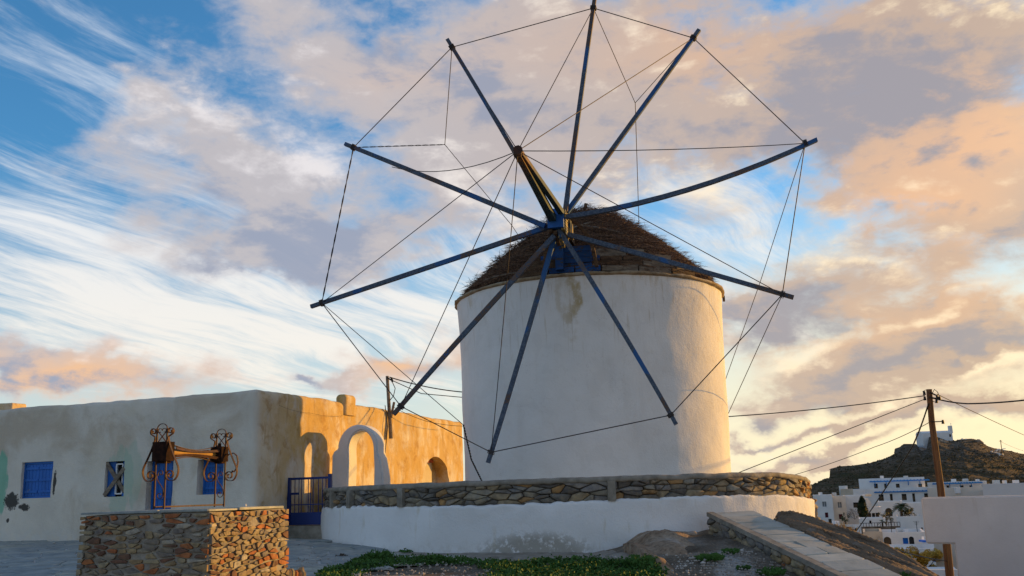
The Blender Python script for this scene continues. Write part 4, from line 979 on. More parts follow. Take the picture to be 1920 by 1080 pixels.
# ------------------------------------------------------------------ gate and arch
# both stand square to the side wall
def side_pt(a, s, z): return HC + HR * s + NR * a + Vector((0, 0, z))
sArch, _ = rp_(619, 850)
arch = empty('arch', side_pt(.85, sArch, 1.0), 'free standing white plaster archway between the ochre house and the terrace', 'arch')
vs = []; fs = []
th_ = .46
zA = P(680, 797, side_pt(.85, sArch, 0).y).z
r_in, cxa, spring = .36, .86, zA - .60
xl, xr = .17, 1.50
step = []
outer = []
# outline in (a, z): left pier with shoulder, outer arch, right shoulder
NS = 20
outer = [(xl, .7), (xl, spring - .12), (xl + .04, spring - .03), (xl + .10, spring + .01), (xl + .17, spring + .02)]
outer += [(cxa - .54 * math.cos(math.pi * k / NS), spring + .02 + .58 * math.sin(math.pi * k / NS)) for k in range(1, NS)]
outer += [(cxa + .54, spring - .10), (cxa + .60, spring - .22), (xr - .02, spring - .34), (xr + .04, spring - .7), (xr + .06, .7)]
cxa, r_in = .95, .325
inner = [(cxa - r_in - .03, .7), (cxa - r_in - .01, spring - .5)] + [(cxa - r_in * math.cos(math.pi * k / NS), spring - .02 + .47 * math.sin(math.pi * k / NS)) for k in range(NS + 1)] + [(cxa + r_in + .01, spring - .5), (cxa + r_in + .02, .7)]
bm = bmesh.new()
poly = outer + inner[::-1]
fv = [bm.verts.new(side_pt(a_, sArch - th_ / 2, z_)) for a_, z_ in poly]; bk = [bm.verts.new(side_pt(a_, sArch + th_ / 2, z_)) for a_, z_ in poly]
f1 = bm.faces.new(fv); f2 = bm.faces.new(bk[::-1])
for i in range(len(poly)):
    j = (i + 1) % len(poly); bm.faces.new((fv[j], fv[i], bk[i], bk[j]))
bmesh.ops.recalc_face_normals(bm, faces=bm.faces); bmesh.ops.triangulate(bm, faces=[f1, f2])
es = [e for e in bm.edges if len(e.link_faces) == 2 and e.calc_face_angle(0) > RAD(60)]
bmesh.ops.bevel(bm, geom=es, offset=.035, segments=3, affect='EDGES')
bmesh.ops.subdivide_edges(bm, edges=[e for e in bm.edges if e.calc_length() > .25], cuts=2, use_grid_fill=True)
for v in bm.verts: v.co += Vector((noise.noise(v.co * 1.5), noise.noise(v.co * 1.5 + Vector((5, 0, 0))), 0)) * .03
me = bpy.data.meshes.new('arch_wall'); bm.to_mesh(me); bm.free(); vs = [v.co.copy() for v in me.vertices]; fs = [tuple(p_.vertices) for p_ in me.polygons]; bpy.data.meshes.remove(me)
obj('arch_wall', vs, fs, WHITEP, arch, smooth=45)

g0 = P(540, 894, 21.2); zg1 = P(580, 893, 21.4).z; zg0 = P(580, 985, 21.4).z
s_g, _ = rp_(540, 940); 
GA = HC + HR * s_g + NR * .03
# right post abuts the terrace: find the width that reaches px 620
def pxof(v): q = MROT.transposed() @ (v - EYE); return 960 - q.x / q.z * FPX, 540 + q.y / q.z * FPX
gw = .5
while pxof(GA + NR * gw + Vector((0, 0, 1.6)))[0] < 618: gw += .01
gate = empty('gate', (GA.x, GA.y, zg0), 'dark blue metal gate with vertical bars between the house and the round terrace', 'gate')
def gp(a, z): return GA + NR * a + Vector((0, 0, z))
for nm, a_, top in (('hinge_post', .0, zg1 + .0), ('latch_post', gw, zg1 + .05)):
    mb = MB(); mb.box(gp(a_, (zg0 + top) / 2), .07, .07, top - zg0, NR, HR); mb.build(nm, NAVYP, gate)
mb = MB(); zm = zg0 + .27
mb.box(gp(gw / 2, zg0 + .135), gw - .09, .03, .27, NR, HR); mb.build('lower_panel', NAVYP, gate)
for z_ in (zg1 - .03, zm + .17): mb = MB(); mb.box(gp(gw / 2, z_), gw - .075, .032, .05 if z_ > zm + .3 else .022, NR, HR); mb.build('rail', NAVYP, gate)
for f_ in (.14, .24, .30, .47, .53, .59, .72, .82, .90):
    mb = MB(); mb.tube([gp(f_ * gw, zm), gp(f_ * gw, zg1 - .05)], .010, 6); mb.build('bar', NAVYP, gate)
mb = MB(); mb.box(gp(.13, zg1 - .36), .20, .06, .05, NR, HR); mb.build('latch', NAVYP, gate)
mb = MB(); mb.box(gp(gw / 2 + .15, (zg0 + .4) / 2 - .02) + HR * .25, gw + .5, .75, zg0 - .4, NR, HR)
mb.build('step', CAPM, None, label='rough grey concrete step under the blue gate', cat='step')

# ------------------------------------------------------------------ square stone well
WC = Vector((-3.075, 9.8, 0)); WL = Vector((-.951, .309, 0)); WRt = Vector((.309, .951, 0))
ZW = P(393, 952, 9.8).z; print('well top', ZW)
LW, LWr = 1.60, 1.46
WNF = Vector((-.309, -.951, 0)); WNR = Vector((.951, -.309, 0))
well = empty('well', WC + Vector((-.5, .9, .3)), 'square rubble stone well at front left with a flat slab top', 'well')
rounded_block('mortar_core', WC + WL * .02 + WRt * .02, WL, WRt, LW - .04, LWr - .04, .1, ZW - .035, .05, .03, .022, MORTAR, well, batter=.03)
rw = random.Random(17)
def wf(u, v, d): q = WC + WL * u + WNF * (d + .003 + .03 * (ZW - .05 - v - .2)); q.z = .2 + v; return q
def wr(u, v, d): q = WC + WRt * u + WNR * (d + .003 + .03 * (ZW - .05 - v - .2)); q.z = .2 + v; return q
hW = ZW - .245
n1_ = lay_stones(well, relax(cells(LW, hW, .115, .048, rw, .5, drop=.28, jy=.25, flat=1.35), rw, .62), wf, .004, (.000, .008), .010, [WELLST], rw, skip=.03, cham=.13)
n2_ = lay_stones(well, relax(cells(LWr, hW, .095, .050, rw, .5, drop=.28, jy=.3, flat=1.15), rw, .6), wr, .003, (.000, .008), .012, [WELLST], rw, skip=.02, cham=.13)
print('well stones', n1_, n2_)
rs2 = random.Random(4)                            # slab pieces on top
for (u0, u1, v0, v1) in [(.02, .62, -.005, .52), (.64, 1.60, -.005, .46), (.02, .50, .54, 1.44), (.52, 1.1, .50, 1.44), (1.12, 1.60, .48, 1.44)]:
    f = lambda s_, t_, d: WC + WL * s_ + WRt * t_ + Vector((0, 0, ZW - .03 + d))
    pl = [(u0, v0), ((u0 + u1) / 2, v0 + rs2.uniform(-.008, .008)), (u1, v0), (u1 + rs2.uniform(-.01, .01), (v0 + v1) / 2), (u1, v1), (u0, v1)]
    r_ = stone_mesh(pl, .004, .018, .008, f, rs2, .04, -.004); obj('slab', r_[0], r_[1], FLAG, well)
mb = MB(); q = WC + WRt * .75 + WL * .1; mb.tube([q + Vector((0, 0, ZW)), q + Vector((0, 0, ZW + .025))], .02, 8, r2=.012); mb.build('pebble', GROUT, None, label='small white pebble lying on top of the stone well', cat='pebble')
# low rubble at the foot of the well
lr = empty('rubble_kerb', (-2.4, 10.9, H(-2.4, 10.9)), 'low crumbling rubble kerb beside the right foot of the well', 'kerb')
kb0 = G(505, 1110, 6, 20)
KB = [P(533, 1070, 11.4), P(566, 1068, 11.7)]
for i in range(9):
    q = KB[0].lerp(KB[1], i / 8) + Vector((rs2.uniform(-.03, .03), rs2.uniform(-.05, .15), -.04 + rs2.uniform(-.02, .01)))
    pl = [(math.cos(a_) * .06 * rs2.uniform(.8, 1.2), math.sin(a_) * .05 * rs2.uniform(.8, 1.2)) for a_ in [k * 2 * math.pi / 6 for k in range(6)]]
    r_ = stone_mesh(pl, .002, .06, .02, lambda s_, t_, d, q=q: q + Vector((s_, t_, d - .02)), rs2, .2, -.55); obj('stone', r_[0], r_[1], WELLST, lr)

# iron winch frame
frame = empty('winch_frame', WC + WL * .55 + WRt * .7 + Vector((0, 0, ZW)), 'rusty wrought iron winch frame with curled scrolls standing on the stone well', 'winch')
def stand(px, D, sc, full=True):
    q0 = P(px, 952, D); O = Vector((q0.x, q0.y, ZW)); ax = -WL      # ax points right in the picture
    k = .87 / 153 * 1.0 * sc
    def Q(x, y, d=0): return O + ax * (x * k) + Vector((0, 0, y * k)) + WRt * d
    root = None
    for sx in (-1, 1):
        mb = MB(); mb.box((Q(sx * 11, 0) + Q(sx * 11, 147)) / 2, .014, .014, 147 * k, ax, WRt); mb.build('leg', RUST, frame)
    mb = MB(); mb.ribbon([Q(-11, 3), Q(11, 3)], WRt, .02, .008); mb.build('foot_bar', RUST, frame)
    mb = MB(); mb.ribbon([Q(-11 * math.cos(a_), 146 + 9 * math.sin(a_)) for a_ in [math.pi * j / 10 for j in range(11)]], WRt, .012, .006); mb.build('top_arc', RUST, frame)
    mb = MB(); mb.ribbon([Q(-11, 118), Q(0, 131), Q(11, 142)], WRt, .01, .007); mb.ribbon([Q(11, 118, .008), Q(0, 131, .008), Q(-11, 142, .008)], WRt, .01, .007); mb.build('cross_brace', RUST, frame)
    for sx in (-1, 1):
        mb = MB(); pts = []
        for j in range(15):      # small curl at the crown
            a_ = j / 14 * math.pi * 1.7; r_ = 5 - 2.6 * j / 14; pts.append(Q(sx * (5 - r_ * math.cos(a_)) * -1 + sx * 11 * 0, 142 + r_ * math.sin(a_), .0))
        mb.ribbon(pts, WRt, .008, .005); mb.build('curl', RUST, frame)
    for sx in (-1, 1):           # big lyre scroll outside the legs
        pts = []
        n_ = 26
        for j in range(n_):      # upper curl, centre (19,143)
            a_ = -math.pi * .35 + (1 - j / n_) * math.pi * 2.6; r_ = 2.2 + 5.2 * (j / n_); pts.append((18.5 + r_ * math.cos(a_) * 1, 141 + r_ * math.sin(a_)))
        x0, y0 = pts[-1]
        ctrl = [(x0, y0), (15, 131), (17, 120), (24, 103), (32, 87), (37.5, 76), (39, 67), (36, 57), (30, 51), (22.5, 50.5)]
        # smooth through control points
        for j in range(1, len(ctrl) - 1):
            p_, c_, q_ = ctrl[j - 1], ctrl[j], ctrl[j + 1]
            for t_ in (.0, .33, .66):
                pts.append(tuple(.5 * ((2 * c_[m_]) + (q_[m_] - p_[m_]) * t_ + (2 * p_[m_] - 5 * c_[m_] + 4 * q_[m_] - ctrl[min(j + 2, len(ctrl) - 1)][m_]) * t_ ** 2 + (-p_[m_] + 3 * c_[m_] - 3 * q_[m_] + ctrl[min(j + 2, len(ctrl) - 1)][m_]) * t_ ** 3) for m_ in (0, 1)))
        for j in range(24):      # lower curl turning inwards
            a_ = -math.pi / 2 - j / 23 * math.pi * 3.0; r_ = 10.5 - 8 * j / 23; pts.append((21.5 + r_ * math.cos(a_) * 1, 61 + r_ * math.sin(a_)))
        mb = MB(); mb.ribbon([Q(sx * (x_ if True else 0), y_) for x_, y_ in pts], WRt, .028, .006); mb.build('scroll', RUST, frame)
    pts = []                     # S scroll between the legs
    for j in range(22): a_ = math.pi * (-.9 + 2.4 * j / 21); r_ = 1.6 + 6.2 * j / 21; pts.append((1.2 + r_ * math.cos(a_) * .95, 64 + r_ * math.sin(a_)))
    pts = [(x_ if x_ < 20 else 20, y_) for x_, y_ in pts][:19] + [(-8.2, 62), (-7.5, 55), (-3, 48), (3, 41.5), (7.6, 34), (8.2, 27)]
    for j in range(18): a_ = -math.pi * 2.0 * j / 17; r_ = 7.6 - 5.6 * j / 17; pts.append((.4 + r_ * math.cos(a_), 25 + r_ * math.sin(a_)))
    mb = MB(); mb.ribbon([Q(x_, y_) for x_, y_ in pts], WRt, .010, .006); mb.build('inner_scroll', RUST, frame)
    return O, k, Q
OA, kA, QA = stand(298, 10.2, 1.0)
OB, kB, QB = stand(411, 11.22, 1.0)
mb = MB(); mb.box(QA(0, 104, .03), .18, .13, .20, -WL, WRt); mb.box(QA(-16, 104, .03), .06, .05, .04, -WL, WRt); mb.box(QA(-4, 119, .03), .12, .09, .03, -WL, WRt); mb.box(QA(2, 86, .03), .10, .10, .04, -WL, WRt); mb.build('bearing_box', DARKIRON, frame)
mb = MB(); mb.box(QB(0, 104, -.03), .15, .13, .17, -WL, WRt); mb.tube([QB(0, 119, -.03), QB(0, 126, -.03)], .02, 6); mb.box(QB(3, 88, -.03), .10, .09, .03, -WL, WRt); mb.build('bearing_box', DARKIRON, frame)
a_, b_ = QA(5, 103, .10), QB(-5, 103, -.10)
mb = MB(); mb.tube([a_.lerp(b_, j / 8) for j in range(9)], .033, 10); mb.build('drum', LITWOOD, frame)
axd = (b_ - a_).normalized(); s1_ = axd.cross(Vector((0, 0, 1))).normalized(); s2_ = s1_.cross(axd)
for j in range(6):
    an = j / 6 * 2 * math.pi + .5; e1 = s1_ * math.cos(an) + s2_ * math.sin(an); tg = axd.cross(e1)
    mb = MB(); mb.ribbon([a_.lerp(b_, i / 12) + e1 * (.085 - .045 * math.sin(math.pi * i / 12)) for i in range(13)], tg, .03, .006); mb.build('drum_bar', RUST, frame)
mb = MB(); mb.beam(QA(-9, 4, 0), QB(9, 4, 0), .016, .016); mb.build('base_bar', RUST, frame)
mb = MB(); mb.beam(QA(9, 4, 0), QB(-9, 4, 0), .016, .016); mb.build('base_bar', RUST, frame)
mb = MB(); mb.ribbon([QB(x_, y_, .05) for x_, y_ in [(4, 96), (14, 104), (24, 106), (32, 100), (35, 88), (33, 76), (26, 68)]], WRt, .02, .008); mb.tube([QB(24, 69, .05), QB(31, 69, -.02)], .012, 6); mb.build('crank', RUST, frame)

# ------------------------------------------------------------------ hill with chapel
HP = [(1150, 935), (1350, 925), (1500, 914), (1527, 911), (1545, 899), (1556, 897), (1558, 879), (1578, 874), (1600, 873), (1640, 867), (1668, 858), (1682, 851), (1684, 841), (1694, 838), (1702, 832), (1726, 832), (1734, 846), (1744, 843), (1752, 819), (1765, 818), (1785, 826), (1800, 826), (1812, 823), (1832, 822), (1845, 825), (1860, 836), (1872, 840), (1900, 845), (1920, 850), (1980, 856), (2100, 872), (2300, 900), (2600, 905)]
def hill_y(px):
    for (a, ya), (b_, yb) in zip(HP[:-1], HP[1:]):
        if a <= px <= b_: return ya + (yb - ya) * (px - a) / (b_ - a)
    return HP[-1][1]
_sm = {}
def SM(px):
    if px not in _sm: _sm[px] = sum(hill_y(min(2599, max(1151, px + o_))) for o_ in range(-60, 61, 10)) / 13 - 1.5
    return _sm[px]
vs = []; fs = []; cols_ = []; px = 1150.
while px < 2600: cols_.append(px); px += 1.6 if 1500 < px < 1950 else 14
NT_ = 96; D0h, D1h = 228., 300.
for i in range(NT_ + 14):
    for px in cols_:
        if i <= NT_:
            k = i / NT_; D = D0h + (D1h - D0h) * k; zr = P(px, hill_y(px), D1h).z; zs_ = P(px, SM(px), D1h).z; z0 = P(px, 940, D0h).z
            q = P(px, 900, D); kk = k ** 1.12
            q.z = z0 + (zs_ - z0) * kk + (zr - zs_) * k ** 7
            env = math.sin(math.pi * min(1, k * 1.0)) ; env = max(.0, env) if k < .97 else 0
            ledge = ((q.z * .9 + 1.2 * noise.noise((q.x * .03, q.y * .03, 0))) % 1.0)
            rocky = max(0, min(1, (k - .55) * 3))
            q.z += env * (noise.fractal((q.x * .07, q.y * .07, 0), .8, 2, 6) * 1.0 + (ledge - .5) * .55 + rocky * 1.1 * abs(noise.fractal((q.x * .12, q.y * .12, 4), .8, 2, 5)))
        else:
            k = (i - NT_) / 13; D = D1h + 160 * k; q = P(px, 900, D); zr = P(px, hill_y(px), D1h).z; q.z = zr + (-18 - zr) * k ** 1.3
        vs.append(q)
nc = len(cols_)
for i in range(NT_ + 13):
    for j in range(nc - 1): fs.append((i * nc + j, i * nc + j + 1, (i + 1) * nc + j + 1, (i + 1) * nc + j))
m, t, b = newmat('dry terraced hillside', .95, .1); p = pos(t)
q = t.vm('MULTIPLY', p, (.5, .25, 2.2)); n = t.noise(q, .35, 8., .68); n2 = t.noise(p, .12, 6., .6); n3 = t.noise(p, .5, 6., .7)
c = t.ramp(n, [(.32, (.040, .032, .017)), (.45, (.085, .062, .032)), (.56, (.135, .095, .055)), (.7, (.21, .15, .095))])
c = t.mix(t.m('MULTIPLY', t.ss(n2, .48, .62), .7), c, (.045, .05, .018))
bz = t.noise(t.xyz(t.m('MULTIPLY', t.sep(p)[0], .04), t.m('MULTIPLY', t.sep(p)[1], .02), t.m('MULTIPLY', t.sep(p)[2], 1.3)), 1.5, 5., .6, .3)
c = t.mix(t.m('MULTIPLY', t.ss(bz, .54, .60), .6), c, (.17, .135, .09)); c = t.mix(t.m('MULTIPLY', t.ss(bz, .44, .40), .6), c, (.022, .026, .010))
z_ = t.sep(p)[2]; rk = t.m('MULTIPLY', t.ss(t.m('ADD', z_, t.m('MULTIPLY', n3, 10.)), 8., 15.), .85)
c = t.mix(rk, c, t.ramp(n3, [(.3, (.05, .035, .025)), (.5, (.13, .10, .07)), (.68, (.22, .185, .15))]))
t.put(b.inputs['Base Color'], c); bump(t, b, t.m('ADD', n3, n), 1.2)
obj('hill', vs, fs, m, smooth=True, kind='structure', origin=(0, 0, 0))
rb = random.Random(2)
for (px, py, D, w_, lab_) in [(1728, 845, 298, 20, 'brown boulder directly under the left end of the hill chapel'), (1700, 843, 299, 16, 'flat brown boulder on the hill shoulder left of the chapel'), (1688, 847, 298, 9, 'small overhanging rock at the left end of the hill shoulder'),
    (1768, 831, 297, 18, 'broad rock lump in front of the hill chapel wall'), (1802, 833, 298, 13, 'rock under the small shrine post right of the hill chapel'), (1833, 831, 299, 20, 'large rounded rock forming the second summit of the hill'), (1852, 842, 298, 12, 'rock at the right foot of the second hill summit'),
    (1880, 850, 298, 16, 'dark rock on the hill skyline right of the thin pole'), (1562, 884, 299, 7, 'small rock at the low cliff on the far left of the hill'), (1905, 856, 298, 12, 'rock on the hill skyline nearest the right edge'), (1786, 848, 290, 14, 'boulder on the slope below the right end of the chapel'), (1820, 850, 290, 12, 'boulder on the slope below the second hill summit'), (1758, 856, 288, 10, 'small boulder on the slope beside the utility pole')]:
    w_ = w_ * D / 1800; c_ = P(px, py, D); vs = []; fs = []
    for i in range(7):
        for j in range(10):
            th_ = math.pi * i / 6; ph = 2 * math.pi * j / 10; d_ = Vector((math.sin(th_) * math.cos(ph) * w_ * .6, math.sin(th_) * math.sin(ph) * w_ * .5, math.cos(th_) * w_ * .34))
            vs.append(c_ + d_ * (1 + .5 * noise.noise(d_ * (2.2 / w_) + Vector((px, 0, 0)))))
    for i in range(6):
        for j in range(10): fs.append((i * 10 + j, (i + 1) * 10 + j, (i + 1) * 10 + (j + 1) % 10, i * 10 + (j + 1) % 10))
    obj('boulder', vs, fs, ROCKM, None, smooth=False, label=lab_, cat='boulder', group='outcrop boulders on the chapel hill')
sc_ = MB()
for _ in range(4200):                      # thorny scrub dotted over the slope
    px = rb.uniform(1500, 1960); k = rb.random(); D = D0h + (D1h - D0h) * k; zr = P(px, hill_y(px), D1h).z; z0 = P(px, 940, D0h).z
    q = P(px, 900, D); q.z = z0 + (SM(px) and (P(px, SM(px), D1h).z - z0)) * k ** 1.12 + (zr - P(px, SM(px), D1h).z) * k ** 7 + rb.uniform(-.1, .7) * math.sin(math.pi * k)
    w_ = rb.uniform(.12, .38)
    vs_ = [q + Vector((math.cos(a_) * w_ * rb.uniform(.7, 1.2), math.sin(a_) * w_, rb.uniform(-.1, .1))) for a_ in (0, 1.26, 2.5, 3.8, 5.0)] + [q + Vector((0, 0, w_ * rb.uniform(.6, 1.)))]
    sc_.add(vs_, [(0, 1, 5), (1, 2, 5), (2, 3, 5), (3, 4, 5), (4, 0, 5)])
m, t, b = newmat('thorny scrub', .95, .05); t.put(b.inputs['Base Color'], t.ramp(t.noise(pos(t), .3, 3., .6), [(.35, (.035, .03, .015)), (.5, (.07, .058, .03)), (.65, (.13, .095, .055))]))
sc_.build('scrub', m, None, kind='stuff')
# pale rubble on the hill slope
mb = MB()
for _ in range(60):
    q = P(rb.gauss(1866, 9), rb.gauss(856, 6), 287 + rb.uniform(-2, 2)); mb.box(q, rb.uniform(.3, 1.1), rb.uniform(.3, .8), rb.uniform(.15, .4), (math.cos(rb.random() * 3), math.sin(rb.random() * 3), 0), (0, 1, 0))
mb.build('rubble', WHITEP, None, kind='stuff')
def zplane(px, py, D): return P(px, py, D)
def flatbox(mb, x0, x1, y0, y1, D, depth, mi=0, yaw=0.):
    """upright box whose front fills px x0..x1, y0..y1 at distance D"""
    a, b_ = P(x0, (y0 + y1) / 2, D), P(x1, (y0 + y1) / 2, D); zt_ = P((x0 + x1) / 2, y0, D).z; zb_ = P((x0 + x1) / 2, y1, D).z
    ax = Vector((1, 0, 0)); ay = Vector((0, 1, 0))
    c_ = Vector(((a.x + b_.x) / 2, D + depth / 2, (zt_ + zb_) / 2)); mb.box(c_, b_.x - a.x, depth, zt_ - zb_, ax, ay, mi=mi); return c_
chap = empty('chapel', P(1760, 840, 301), 'small white chapel with a bell gable on top of the rocky hill', 'chapel')
mb = MB(); Dc = 300.5
a = P(1733, 846, Dc); b_ = P(1789, 840, Dc); zt_ = P(1760, 807, Dc).z; c_ = Vector(((a.x + b_.x) / 2, Dc + 2.5, (a.z + zt_) / 2)); zb_ = a.z - .6
L_ = b_.x - a.x; prof = [(-2.5, zb_), (-2.5, zt_ - .7), (-1.6, zt_ - .2), (0, zt_), (1.6, zt_ - .2), (2.5, zt_ - .7), (2.5, zb_)]
vs = [Vector((x_, c_.y + p_[0], p_[1])) for x_ in (a.x, b_.x) for p_ in prof]; n_ = 7
fs = [tuple(range(n_)), tuple(range(2 * n_ - 1, n_ - 1, -1))] + [(i, n_ + i, n_ + (i + 1) % n_, (i + 1) % n_) for i in range(n_)]
mb.add(vs, fs); mb.build('wall', WHITEP, chap)
mb = MB(); flatbox(mb, 1780.5, 1786, 798, 812, Dc + .2, 1.2); bel = mb.build('bell_gable', WHITEP, chap)
mb = MB(); q = P(1783, 797, Dc + .8); mb.box(q + Vector((0, 0, .25)), .08, .08, .8); mb.box(q + Vector((0, 0, .35)), .4, .08, .08); mb.build('cross', WHITEP, bel)
mb = MB(); flatbox(mb, 1780, 1783, 814, 819, Dc - .05, .3); mb.build('window', DARKIRON, chap)
mb = MB(); flatbox(mb, 1746, 1750, 826, 836, Dc - .05, .3); mb.build('door', BARE, chap)
for (px, py, h_, lab) in ((1805, 826, 4, 'small white shrine post just right of the hill chapel'), (1812, 825, 2.5, 'stubby pale stone marker second right of the hill chapel')):
    mb = MB(); flatbox(mb, px - 1.2, px + 1.2, py - h_, py + 4, 299, .5); mb.build('marker_post', WHITEP, None, label=lab, cat='post')
hpz = empty('thin_pole', P(1880, 866, 281), 'thin wooden pole standing on the hill slope right of the chapel', 'pole')
mb = MB(); mb.tube([P(1881, 868, 281), P(1876, 825, 281)], .10, 6); mb.build('post', POLEW, hpz)
mb = MB(); mb.box(P(1876, 827, 281), .9, .12, .12); mb.build('crossarm', POLEW, hpz)

# ------------------------------------------------------------------ town below
GLASS = gen_mat('grey shutter', [(.16, .18, .20), (.24, .26, .28)], 3., bdist=0)
REDSH = gen_mat('dark red shutter', [(.07, .012, .018), (.11, .02, .025)], 3., bdist=0)
BROWND = gen_mat('brown opening', [(.05, .035, .022), (.12, .085, .05)], 1.2, bdist=0)
DARKO = gen_mat('dark opening', [(.012, .013, .015), (.03, .03, .032)], 1., bdist=0)
PERG = gen_mat('bright blue pergola', [(.03, .17, .45), (.06, .26, .60)], 2., bdist=0)
BLUED = gen_mat('bright blue shutter', [(.01, .12, .50), (.015, .16, .58)], 2., bdist=0)
def house_box(label, x0, x1, y0, y1, D, depth, mat, wins=(), extra=4., parapet=True, name='town_house', group='white town houses below the windmill hill'):
    o = P(x0, y1, D); vy = Vector((o.x, o.y, 0)).normalized(); vx = Vector((vy.y, -vy.x, 0)); o.z = 0
    pl = lambda px, py: on_plane(px, py, o, vx)
    e = empty(name, o + vy * depth / 2 + Vector((0, 0, pl((x0 + x1) / 2, y1)[1] - extra)), label, 'house', group); e['D'] = D
    zt_ = pl((x0 + x1) / 2, y0)[1]; zb_ = pl((x0 + x1) / 2, y1)[1] - extra; w_ = pl(x1, y0)[0]; fr = .28
    def bx(mb, s0, s1, d0, d1, z0, z1): mb.box(o + vx * ((s0 + s1) / 2) + vy * ((d0 + d1) / 2) + Vector((0, 0, (z0 + z1) / 2)), s1 - s0, d1 - d0, z1 - z0, vx, vy)
    ops = []
    for w in wins:
        ym = (w[2] + w[3]) / 2; ops.append((pl(w[0], ym)[0], pl(w[1], ym)[0], pl((w[0] + w[1]) / 2, w[3])[1], pl((w[0] + w[1]) / 2, w[2])[1], w))
    xs = sorted({0., w_, *[p_[0] for p_ in ops], *[p_[1] for p_ in ops]}); zs = sorted({zb_, zt_, *[p_[2] for p_ in ops], *[p_[3] for p_ in ops]})
    mb = MB()
    for xa, xb in zip(xs[:-1], xs[1:]):
        run = None
        for za, zb2 in list(zip(zs[:-1], zs[1:])) + [(None, None)]:
            hole = za is None or any(p_[0] - 1e-6 <= (xa + xb) / 2 <= p_[1] and p_[2] <= (za + zb2) / 2 <= p_[3] for p_ in ops)
            if hole:
                if run: bx(mb, xa, xb, 0, fr, run[0], run[1]); run = None
            else: run = (run[0], zb2) if run else (za, zb2)
    bx(mb, 0, w_, fr, depth, zb_, zt_ - .35)
    if parapet:
        bx(mb, 0, .24, fr, depth, zt_ - .35, zt_); bx(mb, w_ - .24, w_, fr, depth, zt_ - .35, zt_); bx(mb, .24, w_ - .24, depth - .24, depth, zt_ - .35, zt_)
    mb.build('wall', mat, e)
    for xa, xb, za, zb2, w in ops:
        k = w[4]; m2 = {'g': GLASS, 'r': REDSH, 'b': BLUED, 'd': DARKO, 'n': BROWND, 'w': WHITEP}[k[0]]
        mb = MB(); bx(mb, xa + .01, xb - .01, fr - .055, fr - .005, za + .01, zb2 - .01); wn = mb.build('door' if 'D' in k else 'window', m2, e)
        if k[0] in 'grb' and 'A' not in k:
            c_ = (xa + xb) / 2; mb = MB(); bx(mb, c_ - .03, c_ + .03, fr - .09, fr - .056, za + .03, zb2 - .03); mb.build('mullion', WHITEP if k[0] == 'g' else m2, wn)
        if k[0] == 'n' and 'A' not in k:
            mb = MB(); bx(mb, xa + .01, xb - .01, fr - .10, fr - .056, za + (zb2 - za) * .72, zb2 - .02); mb.build('transom', DARKO, wn)
        if 'A' in k:      # arched head: fill the two top corners
            hw = (xb - xa) / 2; n_ = 8; vs = []; fs = []
            for sx in (-1, 1):
                b0 = len(vs); pts = [(sx * hw * math.cos(t_ * math.pi / 2 / n_), zb2 - hw + hw * math.sin(t_ * math.pi / 2 / n_)) for t_ in range(n_ + 1)] + [(sx * hw, zb2)]
                for dy in (.003, fr - .06): vs += [o + vx * ((xa + xb) / 2 + x_) + vy * dy + Vector((0, 0, z_)) for x_, z_ in pts]
                m_ = len(pts); fs.append(tuple(range(b0, b0 + m_))); fs.append(tuple(range(b0 + 2 * m_ - 1, b0 + m_ - 1, -1)))
                fs += [(b0 + i, b0 + m_ + i, b0 + m_ + (i + 1) % m_, b0 + (i + 1) % m_) for i in range(m_)]
            obj('arch_head', vs, fs, mat, wn)
    return e
def pergola(e, x0, x1, y0, y1, D, out_=1.8, n_=9, br=()):
    o = P(x0, y0, D); vy = Vector((o.x, o.y, 0)).normalized(); vx = Vector((vy.y, -vy.x, 0)); o.z = 0
    w_, z_ = on_plane(x1, y0, o, vx); z_ += .15; mb = MB()
    mb.box(o + vx * (w_ / 2) - vy * out_ + Vector((0, 0, z_)), w_, .14, .26, vx, vy); pr_ = mb.build('pergola_beam', PERG, e)
    for i in range(n_ * 2):
        mb = MB(); mb.box(o + vx * (w_ * (i + .5) / n_ / 2) - vy * (out_ / 2 + .1) + Vector((0, 0, z_ + .18)), .14, out_ + .25, .10, vx, vy); mb.build('slat', PERG, pr_)
    for px in br:
        q = o + vx * on_plane(px, y0, o, vx)[0] + Vector((0, 0, z_)); mb = MB(); mb.beam(q - vy * .05 - up * 1.5, q - vy * (out_ - .1) - up * .1, .16, .16); mb.box(q - vy * .08 - up * .85, .18, .1, 1.7, vx, vy); mb.build('bracket', PERG, pr_)
h = house_box('upper white terraced building with a blue pergola over three dark doors', 1612, 1733, 896, 921, 226, 9, WHITEP, [(1639, 1646, 907, 916, 'nD'), (1658, 1663, 907, 915, 'n'), (1680, 1687, 907, 916, 'nD'), (1722, 1729, 907, 916, 'nD')])
pergola(h, 1630, 1742, 901, 905, 226, br=(1640, 1661, 1702, 1724))
h = house_box('middle white terraced building, blue pergola above brown doorways', 1598, 1762, 915, 947, 218, 8, WHITEP, [(1648, 1657, 927, 941, 'nD'), (1669, 1674, 926, 942, 'n'), (1691, 1700, 926, 938, 'nD'), (1711, 1716, 925, 941, 'n'), (1733, 1741, 925, 935, 'nD')])
pergola(h, 1639, 1760, 921, 925, 218, br=())
house_box('low white rooftop hut with a flat canopy, left of the upper pergola building', 1574, 1589, 911, 925, 210, 5, WHITEP)
house_box('narrow beige rough walled building left of the pergola buildings', 1578, 1599, 917, 938, 204, 6, BEIGEP)
house_box('grey white two storey house with grey and red windows at the terrace edge', 1531, 1560, 928, 1004, 158, 8, WHITEP, [(1542, 1549.5, 940.5, 950, 'g'), (1547, 1553, 961, 970.5, 'r'), (1553.5, 1560 - .5, 973, 981, 'nD')])
